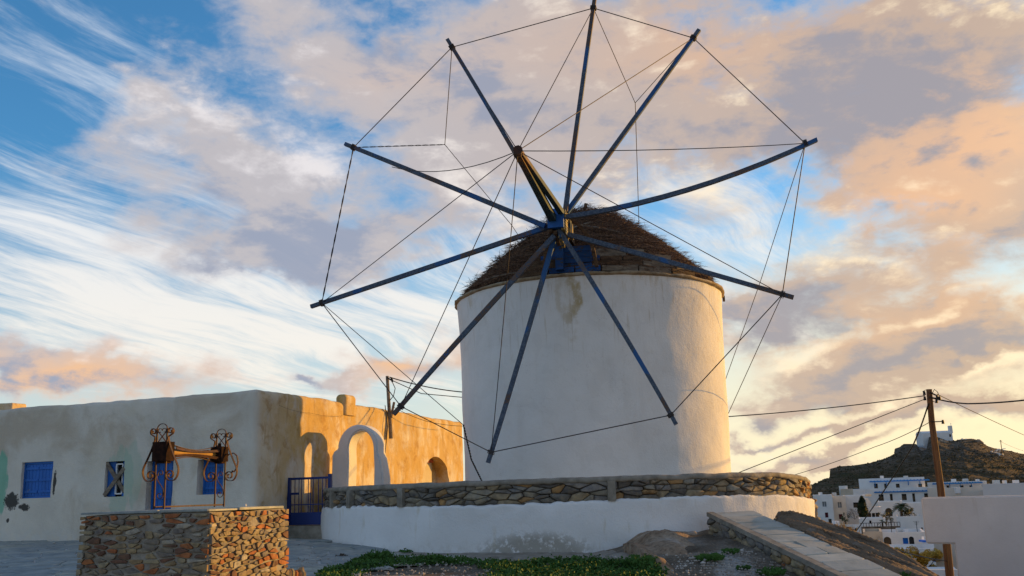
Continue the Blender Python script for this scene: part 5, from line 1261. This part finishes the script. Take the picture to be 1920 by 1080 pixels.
house_box('cream two storey house with grey upper and dark red lower shutters', 1560, 1585, 930, 1004, 160, 9, WHITEP2, [(1571, 1578, 941.5, 952, 'g'), (1573, 1580, 964, 973.5, 'r')])
house_box('white house with a brown double window behind the dark cypress', 1585, 1622, 929, 985, 163, 9, WHITEP, [(1600, 1609, 942, 952, 'n')])
h = house_box('white house with a shaded porch and vaulted roof right of the cypress', 1622, 1652, 951, 975, 160, 7, WHITEP, [(1627, 1633.5, 962, 972, 'nD'), (1635, 1641, 962, 972, 'dD'), (1642, 1648.5, 961.5, 972, 'n')])
# vault
a = P(1619, 951, 164); b_ = P(1636, 951, 164); rad_ = (b_.x - a.x) / 2; zc = P(1627, 953, 164).z - .3; vs = []; fs = []
for k in range(13):
    for dy in (0, 6): vs.append(((a.x + b_.x) / 2 - rad_ * math.cos(math.pi * k / 12), 164 + dy, zc + 1.9 * math.sin(math.pi * k / 12)))
fs = [(2 * k, 2 * k + 1, 2 * k + 3, 2 * k + 2) for k in range(12)] + [tuple(2 * k for k in range(13)), tuple(2 * k + 1 for k in reversed(range(13)))]
obj('vault', vs, fs, GREYP, h)
house_box('white wall block with a brown arch beside the palm tree', 1648, 1692, 940, 968, 176, 7, WHITEP, [(1660, 1673, 952.5, 968, 'nA')])
house_box('plain white block behind the palm, stepping up to the pergola building', 1692, 1735, 943, 972, 180, 8, WHITEP, [(1705, 1712, 955, 958, 'g')])
house_box('plain white terrace house right of the palm with a small dark vent', 1684, 1737, 968, 999, 134, 7, WHITEP, [(1727, 1730.5, 989, 994, 'd')])
house_box('low white yard building behind the iron railing', 1612, 1660, 972, 990, 148, 6, WHITEP, [(1630, 1634, 976, 982, 'd')])
h = house_box('dark stone retaining wall terrace with an iron railing', 1612, 1688, 987, 1003, 128, 3, gen_mat('dark retaining wall', [(.05, .04, .03), (.10, .085, .065), (.16, .14, .11)], 1.2), parapet=False, name='retaining_wall', group='walls in the town')
zr_ = P(1650, 980, 128).z; zb_ = P(1650, 987, 128).z; a = P(1613, 983, 128); b_ = P(1687, 983, 128)
mb = MB(); mb.box(((a.x + b_.x) / 2, 127.9, zr_), b_.x - a.x, .05, .06); rl = mb.build('railing', DARKIRON, h)
for i in range(15): mb = MB(); mb.box((a.x + (b_.x - a.x) * i / 14, 127.9, (zr_ + zb_) / 2), .05, .05, zr_ - zb_); mb.build('baluster', DARKIRON, rl)
house_box('flat white roofed building nearest the schist slope on the left of the town', 1540, 1614, 984, 1030, 104, 8, WHITEP, parapet=False)
h = house_box('white house with two arched openings and a bright blue shutter', 1654, 1734, 998, 1050, 112, 8, WHITEP, [(1657, 1671, 1006.5, 1021, 'nA'), (1693, 1703, 1008.5, 1020, 'b'), (1704.5, 1714, 1006, 1020.5, 'dA')])
house_box('beige side block with one arched recess left of the blue shuttered house', 1622, 1654, 997, 1035, 112.5, 8, BEIGEP, [(1646, 1650.5, 1007, 1018, 'wA')])
house_box('low white house with a blue door under the near parapet', 1642, 1792, 1029, 1066, 92, 7, WHITEP, [(1751, 1757, 1041, 1054, 'bD'), (1752.5, 1758, 1025 + 1, 1028.9, 'd')][:1])
house_box('white block with a blue awning and small window left of the near parapet', 1731, 1772, 1012, 1034, 96, 6, WHITEP, [(1753, 1758, 1024.5, 1029, 'd')])
mb = MB(); flatbox(mb, 1732, 1741, 1013, 1016.5, 95, 1.2); mb.build('awning', BLUED, None, label='small blue awning on the white block beside the near parapet', cat='awning')
house_box('white flat slab roof at the bottom edge beside the utility pole', 1710, 1800, 1068, 1100, 48, 6, WHITEP, parapet=False)
# whitewashed rock knob
c_ = P(1690, 1062, 52); vs = []; fs = []
for i in range(7):
    for j in range(14): th_ = math.pi / 2 * i / 6; ph = 2 * math.pi * j / 14; d_ = Vector((math.cos(ph) * math.sin(th_) * .45, math.sin(ph) * math.sin(th_) * .4, math.cos(th_) * .42)); vs.append(c_ + d_ * (1 + .2 * noise.noise(d_ * 3)) + Vector((0, 0, -.12)))
for i in range(6):
    for j in range(14): fs.append((i * 14 + j, (i + 1) * 14 + j, (i + 1) * 14 + (j + 1) % 14, i * 14 + (j + 1) % 14))
mb = MB(); mb.add(vs, fs); mb.box(c_ + Vector((0, 0, -1.1)), .8, .7, 2.2); mb.build('rounded_pillar', WHITEP, None, smooth=50, label='round topped white pillar in front of the yellow tree', cat='pillar')
# right side roofs behind the near parapet
h = house_box('far right white terraced building with a blue pergola below the hill', 1741, 1850, 903, 925, 212, 8, WHITEP, [(1775, 1780, 910, 919, 'n'), (1800, 1807, 910, 919, 'nD'), (1818, 1823, 910, 919, 'n'), (1841, 1849, 909, 918, 'gD')])
pergola(h, 1748, 1842, 906, 909, 212, br=(1780, 1800, 1821))
h = house_box('white building with many small sheds on its roof at the far right', 1850, 1990, 906, 930, 190, 9, WHITEP, [(1856, 1860, 908, 912, 'g')])
mb = MB(); q = P(1895, 912, 189.5); w_ = .85
mb.add([q + Vector((-w_, 0, .5)), q + Vector((w_, 0, .5)), q + Vector((0, 0, -.75)), q + Vector((-w_, .3, .5)), q + Vector((w_, .3, .5)), q + Vector((0, .3, -.75))], [(0, 1, 2), (3, 5, 4), (0, 3, 4, 1), (1, 4, 5, 2), (2, 5, 3, 0)]); mb.build('dark_triangle', BROWND, h)
house_box('long cream flat roof directly behind the near white parapet', 1742, 1850, 914, 946, 62, 8, WHITEP2, parapet=False)
house_box('pink white rising wall behind the near parapet at the right edge', 1846, 2010, 905, 946, 58, 8, PARAPETP, parapet=False)
mb = MB(); flatbox(mb, 1792, 1801, 913.5, 925, 61.2, .6); mb.build('roof_fin', WHITEP, None, label='short white buttress on the long cream flat roof', cat='buttress')
# chimneys, tanks and aerials on the roofs
for i, (px, py, D, w_, h_, lab_) in enumerate([(1566, 926, 163, 5, 5, 'plastered box on the roof of the cream two storey house'), (1540, 925, 162, 4, 4, 'low box on the roof of the house at the terrace edge'), (1655, 893.5, 229, 4, 3, 'small block on the roof of the upper pergola building'), (1700, 893.5, 229, 6, 3, 'wide low block on the right of the upper pergola roof'),
    (1790, 900, 215, 6, 4, 'block on the far right pergola roof beside the utility pole'), (1835, 900.5, 215, 4, 4, 'narrow block on the right end of the far right pergola roof'), (1870, 903, 193, 10, 6, 'widest shed on the far right roof with many sheds'), (1886, 903, 193, 4, 5, 'narrow shed in the middle of the far right roof'), (1907, 902, 193, 8, 4, 'shed nearest the right edge on the far right roof'),
    (1722, 966, 137, 6, 4, 'box on the roof of the terrace house with the dark vent'), (1700, 995, 115, 6, 4, 'low box on the roof of the blue shuttered house'), (1570, 980, 108, 8, 6, 'plastered box on the flat roof nearest the schist slope')]):
    mb = MB(); flatbox(mb, px - w_ / 2, px + w_ / 2, py - h_ / 2, py + h_ / 2 + 3, D, 1.); mb.build('rooftop_box', WHITEP if i % 3 else GREYP, None, label=lab_, cat='chimney', group='small boxes and chimneys on the town roofs')

for px, py, D, h_, lab_ in [(1567, 928, 162, 2.2, 'thin aerial on the cream two storey house'), (1645, 897, 228, 2.0, 'thin aerial on the upper pergola building'), (1712, 897, 228, 1.6, 'short aerial at the right of the upper pergola roof'), (1672, 998, 114, 1.5, 'aerial on the blue shuttered house roof'), (1720, 997, 114, 1.2, 'short aerial near the right end of the blue shuttered house'), (1863, 905, 192, 2.0, 'thin aerial on the far right roof with many sheds')]:
    q = P(px, py, D + 2); ae = empty('aerial', q, lab_, 'aerial', 'thin aerials on the town roofs'); mb = MB(); mb.tube([q, q + up * h_], .035, 4); mb.build('mast', CABLE, ae)
    for k_ in range(3): mb = MB(); mb.box(q + up * (h_ * (.98 - .13 * k_)), .7 - .15 * k_, .03, .03); mb.build('bar', CABLE, ae)
for px, py, D, lab_ in [(1627, 928, 168, 'white cylindrical water tank behind the cypress'), (1690, 996, 116, 'cylindrical tank on the blue shuttered house roof'), (1810, 901, 216, 'cylindrical tank on the far right pergola roof')]:
    q = P(px, py, D); mb = MB(); mb.tube([q + Vector((-.55, 0, .1)), q + Vector((.55, 0, .1))], .32, 12); tag(mb.build('water_tank', GREYP), lab_, 'tank', 'water tanks on the town roofs')

# ------------------------------------------------------------------ town plants
def leafmat(name, cols, scale=3.):
    m, t, b = newmat(name, .7, .25); p = pos(t); n = t.noise(p, scale, 3., .6)
    t.put(b.inputs['Base Color'], t.ramp(n, [(.3 + .4 * i / (len(cols) - 1), c) for i, c in enumerate(cols)])); return m
DKGREEN = leafmat('dark evergreen', [(.008, .018, .006), (.02, .035, .012), (.04, .05, .02)], 1.2)
YLEAF = leafmat('yellow autumn leaves', [(.22, .10, .015), (.50, .26, .03), (.66, .40, .06), (.30, .22, .04)], 1.5)
PALMG = leafmat('palm green', [(.015, .03, .01), (.04, .06, .02), (.08, .09, .03)], 2.)
GRASSM = leafmat('wet green leaves', [(.018, .05, .008), (.04, .105, .014), (.05, .12, .02), (.06, .125, .025)], 2.2)
BARKM = gen_mat('grey brown bark', [(.05, .035, .025), (.10, .075, .05)], 5., bdist=.01)
rl_ = random.Random(31)
def leaves(mb, c_, s_, k=1.):
    a = Vector((rl_.gauss(0, 1), rl_.gauss(0, 1), rl_.gauss(0, 1))).normalized(); b_ = a.orthogonal().normalized()
    mb.add([c_ - a * s_, c_ + b_ * s_ * .45 * k, c_ + a * s_, c_ - b_ * s_ * .45 * k], [(0, 1, 2, 3)])
cy = empty('cypress', P(1617, 972, 157), 'tall dark narrow cypress between two white houses', 'tree')
mb = MB(); z0 = P(1617, 972, 157).z; z1 = P(1617, 931, 157).z; x_ = P(1617, 950, 157).x
for _ in range(2600):
    k = rl_.random(); w_ = .82 * math.sin(math.pi * min(1, k * .88 + .12)) ** .6 * (1 - k * .35); a_ = rl_.uniform(0, 6.28); r_ = w_ * rl_.uniform(.5, 1.08)
    leaves(mb, Vector((x_ + math.cos(a_) * r_ + .06 * math.sin(k * 9), 157 + math.sin(a_) * r_, z0 + (z1 - z0) * k)), .22)
mb.build('crown', DKGREEN, cy, kind='stuff'); mb = MB(); mb.tube([(x_, 157, z0 - 1), (x_, 157, z1 - .6)], .16, 6, r2=.05); mb.build('trunk', BARKM, cy)
def palm(px, py0, py1, D, n_, ln, label):
    e = empty('palm_tree', P(px, py0, D), label, 'tree'); b_ = P(px, py0, D); c_ = P(px, py1, D)
    mb = MB(); mb.tube([b_ + Vector((0, 0, -.5)), c_], .2 * ln / 1.6, 7, r2=.16 * ln / 1.6); mb.build('trunk', BARKM, e)
    for i in range(n_):
        a_ = i * 2.4; el = rl_.uniform(-.1, 1.1); mb = MB(); pts = []
        for j in range(7):
            t_ = j / 6; pts.append(c_ + Vector((math.cos(a_) * math.cos(el), math.sin(a_) * math.cos(el), math.sin(el))) * ln * t_ - Vector((0, 0, .55 * ln * t_ * t_)))
        for j in range(6):
            d_ = (pts[j + 1] - pts[j]); s_ = d_.cross(Vector((0, 0, 1))).normalized() * ln * .30 * math.sin(math.pi * (j + 1) / 8)
            for sg in (-1, 1):
                for q_ in range(3):
                    o_ = pts[j] + d_ * q_ / 3; mb.add([o_, o_ + d_ * .34, o_ + d_ * .7 + s_ * sg - Vector((0, 0, .1 * ln * .3))], [(0, 1, 2)])
        mb.build('frond', PALMG, e)
palm(1690, 967, 951, 138, 34, 1.6, 'bushy green palm in front of the plain white blocks')
palm(1654, 984, 978, 141, 12, .8, 'little palm behind the iron railing')
def bush(px, py, D, rx, rz, n_, mat, label, s_=.12, cat='bush', name='bush'):
    e = empty(name, P(px, py, D) + Vector((0, 0, -rz)), label, cat); c_ = P(px, py, D); mb = MB()
    cl = [(c_ + Vector((rl_.gauss(0, .5) * rx, rl_.gauss(0, .4) * rx, rl_.gauss(0, .45) * rz)), rl_.uniform(.25, .45) * rx) for _ in range(12)]
    for _ in range(n_):
        q, r_ = rl_.choice(cl); d_ = Vector((rl_.gauss(0, 1), rl_.gauss(0, 1), rl_.gauss(0, 1))).normalized() * r_ * rl_.random() ** .33; leaves(mb, q + d_, s_)
    mb.build('foliage', mat, e, kind='stuff'); mb = MB()
    for i in range(5): mb.tube([c_ + Vector((0, 0, -rz * 1.6)), c_ + Vector((rl_.uniform(-.6, .6) * rx, rl_.uniform(-.4, .4) * rx, rl_.uniform(-.2, .5) * rz))], .03 * rx, 5, r2=.01 * rx)
    mb.build('stem', BARKM, e, kind='stuff'); return e
bush(1703, 962, 137, .9, .7, 500, DKGREEN, 'dark round bush just right of the bushy palm')
bush(1660, 968, 150, .8, .9, 400, DKGREEN, 'dark shrub under the brown arch in the town')
bush(1585, 972, 155, .7, .6, 250, PALMG, 'small spiky shrub in front of the house with the double window')
e = empty('bare_tree', P(1603, 972, 154), 'leafless twiggy grey bush left of the cypress', 'tree'); mb = MB(); o_ = P(1603, 974, 154)
def twig(p_, d_, l_, r_, n_):
    q_ = p_ + d_ * l_; mb.tube([p_, q_], r_, 4, r2=r_ * .6)
    if n_:
        for _ in range(4): twig(q_ if rl_.random() < .6 else p_.lerp(q_, .6), (d_ + Vector((rl_.gauss(0, .6), rl_.gauss(0, .6), rl_.gauss(0, .35)))).normalized(), l_ * .7, r_ * .6, n_ - 1)
for _ in range(4): twig(o_, Vector((rl_.gauss(0, .5), rl_.gauss(0, .4), 1)).normalized(), .8, .03, 3)
mb.build('branches', BARKM, e, kind='stuff')
# yellow tree by the pole
yt = empty('yellow_tree', P(1712, 1078, 62), 'bushy tree with yellow and orange leaves in front of the low white house', 'tree')
mb = MB(); cl = []
for _ in range(46):
    px = rl_.uniform(1655, 1768); top = 1020 + abs(px - 1712) * .30 + rl_.uniform(-3, 6) - 8 * (abs(px - 1672) < 16) * .6; py = top + rl_.random() ** .8 * 45; cl.append((P(px, py, 62 + rl_.uniform(-1.2, 1.2)), rl_.uniform(.18, .42)))
for _ in range(15000):
    q, r_ = rl_.choice(cl); d_ = Vector((rl_.gauss(0, 1), rl_.gauss(0, 1), rl_.gauss(0, 1))).normalized() * r_ * rl_.random() ** .4; leaves(mb, q + d_, rl_.uniform(.045, .085), 1.3)
mb.build('crown', YLEAF, yt, kind='stuff'); mb = MB(); o_ = P(1712, 1090, 62)
for q, r_ in cl[:26]: mb.tube([o_ + Vector((0, 0, -.6)), o_.lerp(q, .55) + Vector((0, 0, -.2)), q], .05, 5, r2=.012)
mb.build('branches', BARKM, yt, kind='stuff')

# ------------------------------------------------------------------ near white parapet building
Dn = 21.5; wb = empty('white_building', P(1850, 1100, Dn), 'plain white flat roofed building with an overhanging parapet at the right edge', 'house')
z1_ = P(1820, 930, Dn).z; z2_ = P(1760, 1019, Dn).z; x0_ = P(1729, 960, Dn).x; x1_ = P(1791, 1040, Dn).x
ub = Vector((.8, -.6, 0)).normalized(); vb = Vector((-ub.y, ub.x, 0))
def tp(x, y): return 0.
o_ = Vector((x0_, Dn, 0)); sL = on_plane(1791, 1040, o_, ub)[0]
bm = bmesh.new(); pg = [(0, z2_), (0, z1_), (1.4, z1_ + .004), (2.8, z1_ - .006), (4.2, z1_), (4.2, z2_ - 6), (sL, z2_ - 6), (sL, z2_)]
fv = [bm.verts.new(o_ + ub * a_ + Vector((0, 0, c_))) for a_, c_ in pg]; bk = [bm.verts.new(o_ + ub * a_ + vb * .34 + Vector((0, 0, c_))) for a_, c_ in pg]
f1 = bm.faces.new(fv); f2 = bm.faces.new(bk[::-1])
for i in range(len(pg)): j = (i + 1) % len(pg); bm.faces.new((fv[j], fv[i], bk[i], bk[j]))
bmesh.ops.recalc_face_normals(bm, faces=bm.faces); es = [e_ for e_ in bm.edges if e_.calc_face_angle(0) > RAD(60)]
bmesh.ops.bevel(bm, geom=es, offset=.03, segments=3, affect='EDGES')
me = bpy.data.meshes.new('w'); bm.to_mesh(me); bm.free(); vs = [v.co.copy() for v in me.vertices]; fs = [tuple(p_.vertices) for p_ in me.polygons]; bpy.data.meshes.remove(me)
obj('parapet_wall', vs, fs, NEARP, wb, smooth=40)
rounded_block('roof_slab', o_ + ub * .02 + vb * .345, ub, vb, 4.1, 3.6, z2_ + .02, z2_ + .22, .5, .03, .005, PARAPETP, wb)
rounded_block('side_wall', o_ + ub * (sL + .02) + vb * .345, ub, vb, 3.6, 3.4, z2_ - 6, z2_ + .015, .5, .03, .012, PARAPETP, wb)

# ------------------------------------------------------------------ utility pole and cables
Dp = 30.; pole = empty('utility_pole', P(1779, 1086, Dp) + Vector((.12, 0, -.3)), 'leaning brown wooden utility pole rising behind the white parapet', 'pole')
pts = [P(1742, 730, Dp), P(1747, 790, Dp), P(1755, 850, Dp), P(1763, 910, Dp), P(1771, 980, Dp), P(1778, 1050, Dp), P(1785, 1120, Dp)]
mb = MB(); mb.tube(pts, .085, 12, r2=.125); mb.build('post', POLEW, pole)
def ins(px, py, o=None):
    q = P(px, py, Dp - .15); mb = MB(); mb.tube([q + Vector((0, 0, -.06)), q + Vector((0, 0, .0)), q + Vector((0, 0, .06))], .045, 8, r2=.03); mb.build('insulator', CABLE, pole)
for a in [(1733, 737), (1734, 747), (1757, 744), (1762, 747), (1756, 752), (1768, 791)]: ins(*a)
mb = MB(); mb.beam(P(1742, 745, Dp - .1), P(1764, 749, Dp - .15), .04, .05); mb.beam(P(1744, 736, Dp - .1), P(1755, 741, Dp - .1), .03, .04); mb.build('bracket', CABLE, pole)
mb = MB(); mb.beam(P(1748, 791, Dp - .1), P(1770, 790, Dp - .1), .03, .03); mb.build('bracket', CABLE, pole)
mb = MB(); mb.tube([P(1748, 738, Dp - .2), P(1752, 730, Dp - .2), P(1758, 735, Dp - .2), P(1762, 745, Dp - .2), P(1754, 754, Dp - .2), P(1748, 752, Dp - .2)], .012, 5); mb.tube([P(1733, 742, Dp - .2), P(1730, 734, Dp - .2), P(1736, 731, Dp - .2), P(1742, 735, Dp - .2)], .01, 5); mb.build('wire_loop', CABLE, pole)
def cable(pts, r, sag, label, n=14, twist=False):
    o_ = wire(pts, r, sag, n, parent=None, name='power_cable', mat=CABLE, twist=twist); tag(o_, label, 'cable', 'overhead cables')
def ext(a, b_, k): return a + (b_ - a) * k
cable([P(730, 707, D1 - .1), P(866, 735, 27.5), P(1368, 781, 29), P(1734, 742, Dp - .1)], .016, .06, 'upper cable running behind the windmill tower to the utility pole')
cable([P(730, 711, D1 - .1), P(790, 738, 27.3), P(866, 745, 27.5), P(1150, 800, 28.5), P(1378, 889, 29), P(1735, 748, Dp - .1)], .012, .0, 'lower thin cable sloping from the tower foot up to the utility pole')
cable([P(1480, 893, 40), P(1640, 838, 34), P(1746, 790, Dp - .1)], .011, .05, 'lowest thin cable rising from the terrace end to the pole')
cable([P(1764, 750, Dp - .1), P(1815, 757, 28.5), P(1925, 750, 25.5), P(2120, 715, 21)], .022, .02, 'thick cable leaving the utility pole to the right', 8)
cable([P(1757, 739, Dp - .1), P(1925, 818, 45), P(2150, 935, 60)], .012, .02, 'thin cable falling from the pole top to the right', 8)
cable([P(1741, 757, Dp - .1), P(1712, 835, 31), P(1604, 998, 44)], .024, .05, 'thick stay cable running down from the pole to the small electric post', 8)
cable([P(1604, 998, 44), P(1680, 1030, 37), P(1774, 1052, Dp - .1)], .018, .04, 'dark cable sagging over the yellow tree to the pole', 8)
cable([P(1771, 980, Dp - .25), P(1775, 1030, Dp - .2), P(1779, 1070, Dp - .2)], .01, 0, 'thin lead running down the lower part of the utility pole', 4)
cable([P(1876, 828, 285), P(1935, 850, 285)], .03, .3, 'faint wire leaving the thin pole on the hill slope', 6)
ep = empty('electric_post', P(1593, 1012, 44) + Vector((0, 0, -1.5)), 'small rusty electric post with boxes at the edge of the schist slope', 'post')
mb = MB(); mb.tube([P(1593, 1040, 44), P(1592, 988, 44)], .11, 8); mb.build('post', RUST, ep)
mb = MB(); mb.box(P(1600, 998, 43.9), .16, .2, .26); mb.build('meter_box', CABLE, ep)
mb = MB(); mb.beam(P(1581, 994, 44), P(1606, 1000, 44), .05, .05); mb.build('crossarm', CABLE, ep)
for px, py in ((1581, 992), (1585, 998), (1602, 1008), (1605, 992)): mb = MB(); q = P(px, py, 43.9); mb.tube([q + Vector((0, 0, -.07)), q + Vector((0, 0, .05))], .05, 6, r2=.03); mb.build('insulator', CABLE, ep)
# thin wires by the house
cable([P(735, 762, D1 - .3), P(800, 790, 28.5), P(868, 799, 31.0)], .008, .03, 'thin wire along the top of the ochre side wall', 6)
cable([HC + HR * .8 + NR * .06 + Vector((0, 0, 3.7)), HC + HR * 2.2 + NR * .06 + Vector((0, 0, 3.62)), HC + HR * 3.8 + NR * .06 + Vector((0, 0, 3.66))], .0025, .04, 'thin wire drooping across the sunlit side wall', 6)

# ------------------------------------------------------------------ foreground weeds
rg = random.Random(77)
def clump(mb, x, y, z0, n_, rad, h_, s_):
    for _ in range(n_):
        a_ = rg.uniform(0, 6.28); r_ = rad * rg.random() ** .5; hh = h_ * rg.random() * (1 - .5 * (r_ / rad))
        c_ = Vector((x + r_ * math.cos(a_), y + r_ * math.sin(a_), z0 + hh)); L_ = s_ * rg.uniform(.6, 1.3)
        d_ = Vector((rg.gauss(0, 1), rg.gauss(0, 1), rg.gauss(.5, .6))).normalized(); w_ = d_.cross(Vector((rg.gauss(0, 1), rg.gauss(0, 1), 1))).normalized() * L_ * .38
        mb.add([c_, c_ + d_ * L_ * .5 + w_, c_ + d_ * L_, c_ + d_ * L_ * .5 - w_], [(0, 1, 2, 3)])
mb = MB()
REG = [([(600, 1095), (606, 1076), (655, 1066), (680, 1048), (705, 1046), (735, 1050), (800, 1050), (885, 1052), (890, 1059), (800, 1060), (735, 1063), (690, 1072), (640, 1095)], 430, .11),
       ([(880, 1056), (985, 1060), (1010, 1054), (1100, 1052), (1190, 1056), (1235, 1062), (1250, 1100), (900, 1100), (925, 1074)], 760, .12)]
for reg, cnt, h_ in REG:
    for _ in range(cnt):
        while True:
            px = rg.uniform(min(a[0] for a in reg), max(a[0] for a in reg)); py = rg.uniform(min(a[1] for a in reg), max(a[1] for a in reg))
            if inpoly(px, py, reg): break
        g = G(px, py, 8, 30); k = .5 + noise.noise((g.x * 1.7, g.y * 1.7, 2)) ; clump(mb, g.x, g.y, g.z, 24, .13, h_ * max(.25, .6 + k * .6), .045)
mb.build('ground_cover', GRASSM, kind='stuff')
def tuft(px, py, n_, rad, h_, label, blade=.09, mat=GRASSM):
    g = G(px, py, 8, 30); e = MB()
    for _ in range(n_):
        a_ = rg.uniform(0, 6.28); r_ = rad * rg.random() ** .6; p_ = Vector((g.x + r_ * math.cos(a_), g.y + r_ * math.sin(a_), g.z)); ln = h_ * rg.uniform(.4, 1.1) * (1 - .45 * r_ / rad)
        d_ = Vector((math.cos(a_) * rg.uniform(.1, .8), math.sin(a_) * rg.uniform(.1, .8), 1)).normalized(); w_ = d_.cross(Vector((rg.gauss(0, 1), rg.gauss(0, 1), 0))).normalized() * .008
        mid_ = p_ + d_ * ln * .6; tip_ = p_ + d_ * ln + Vector((d_.x, d_.y, 0)) * ln * .2; e.add([p_ - w_, p_ + w_, mid_ + w_ * 1.4, tip_, mid_ - w_ * 1.4], [(0, 1, 2, 3, 4)])
        if rg.random() < .7: 
            q_ = p_.lerp(tip_, rg.uniform(.3, .9)); e.add([q_, q_ + Vector((.03, .01, .02)), q_ + Vector((.05, .0, .045)) * rg.uniform(-1, 1), q_ + Vector((-.01, .02, .03))], [(0, 1, 2, 3)])
    ob = e.build('weed_tuft', mat); tag(ob, label, 'weed', 'weed tufts in the foreground')
tuft(1204, 1062, 420, .26, .22, 'bushy green weed tuft on the brown rock mound')
tuft(1330, 1052, 260, .20, .13, 'flat green weed tuft near the foot of the ramp wall')
tuft(1370, 1038, 120, .12, .08, 'tiny weed beside the ramp wall, right of the flat tuft')
tuft(765, 1038, 150, .15, .10, 'dark green weed at the foot of the plastered terrace wall')
tuft(708, 1052, 380, .22, .24, 'tallest leafy weed at the left end of the green patch')
tuft(640, 1046, 40, .08, .06, 'dry sprig on the paving', mat=BARKM)
tuft(1445, 1078, 220, .2, .12, 'low dark weed under the ramp side wall')
tuft(1690, 1092, 160, .18, .16, 'green tuft on the lower edge of the schist slope')
tuft(1395, 1068, 80, .1, .06, 'small sprig in the pale rubble by the ramp')
for i, (px, py) in enumerate([(1580, 1003), (1588, 1008), (1575, 1006), (1596, 1010)]):
    g = P(px, py, 16.8); g.z = H(g.x, g.y); mb = MB()
    for _ in range(40): p_ = g + Vector((rg.uniform(-.1, .1), rg.uniform(-.1, .1), .05)); mb.tube([p_, p_ + Vector((rg.uniform(-.05, .05), rg.uniform(-.05, .05), rg.uniform(.05, .16)))], .003, 3)
    tag(mb.build('dry_tuft', gen_mat('dry straw', [(.25, .15, .05), (.40, .27, .10)], 3., bdist=0) if i == 0 else bpy.data.materials['dry straw']), 'dry straw coloured tuft on the crest of the schist slope', 'weed', 'dry tufts on the schist slope')
for o in list(bpy.data.objects):
    if 'D' in o: del o['D']
    if '_w' in o: del o['_w']
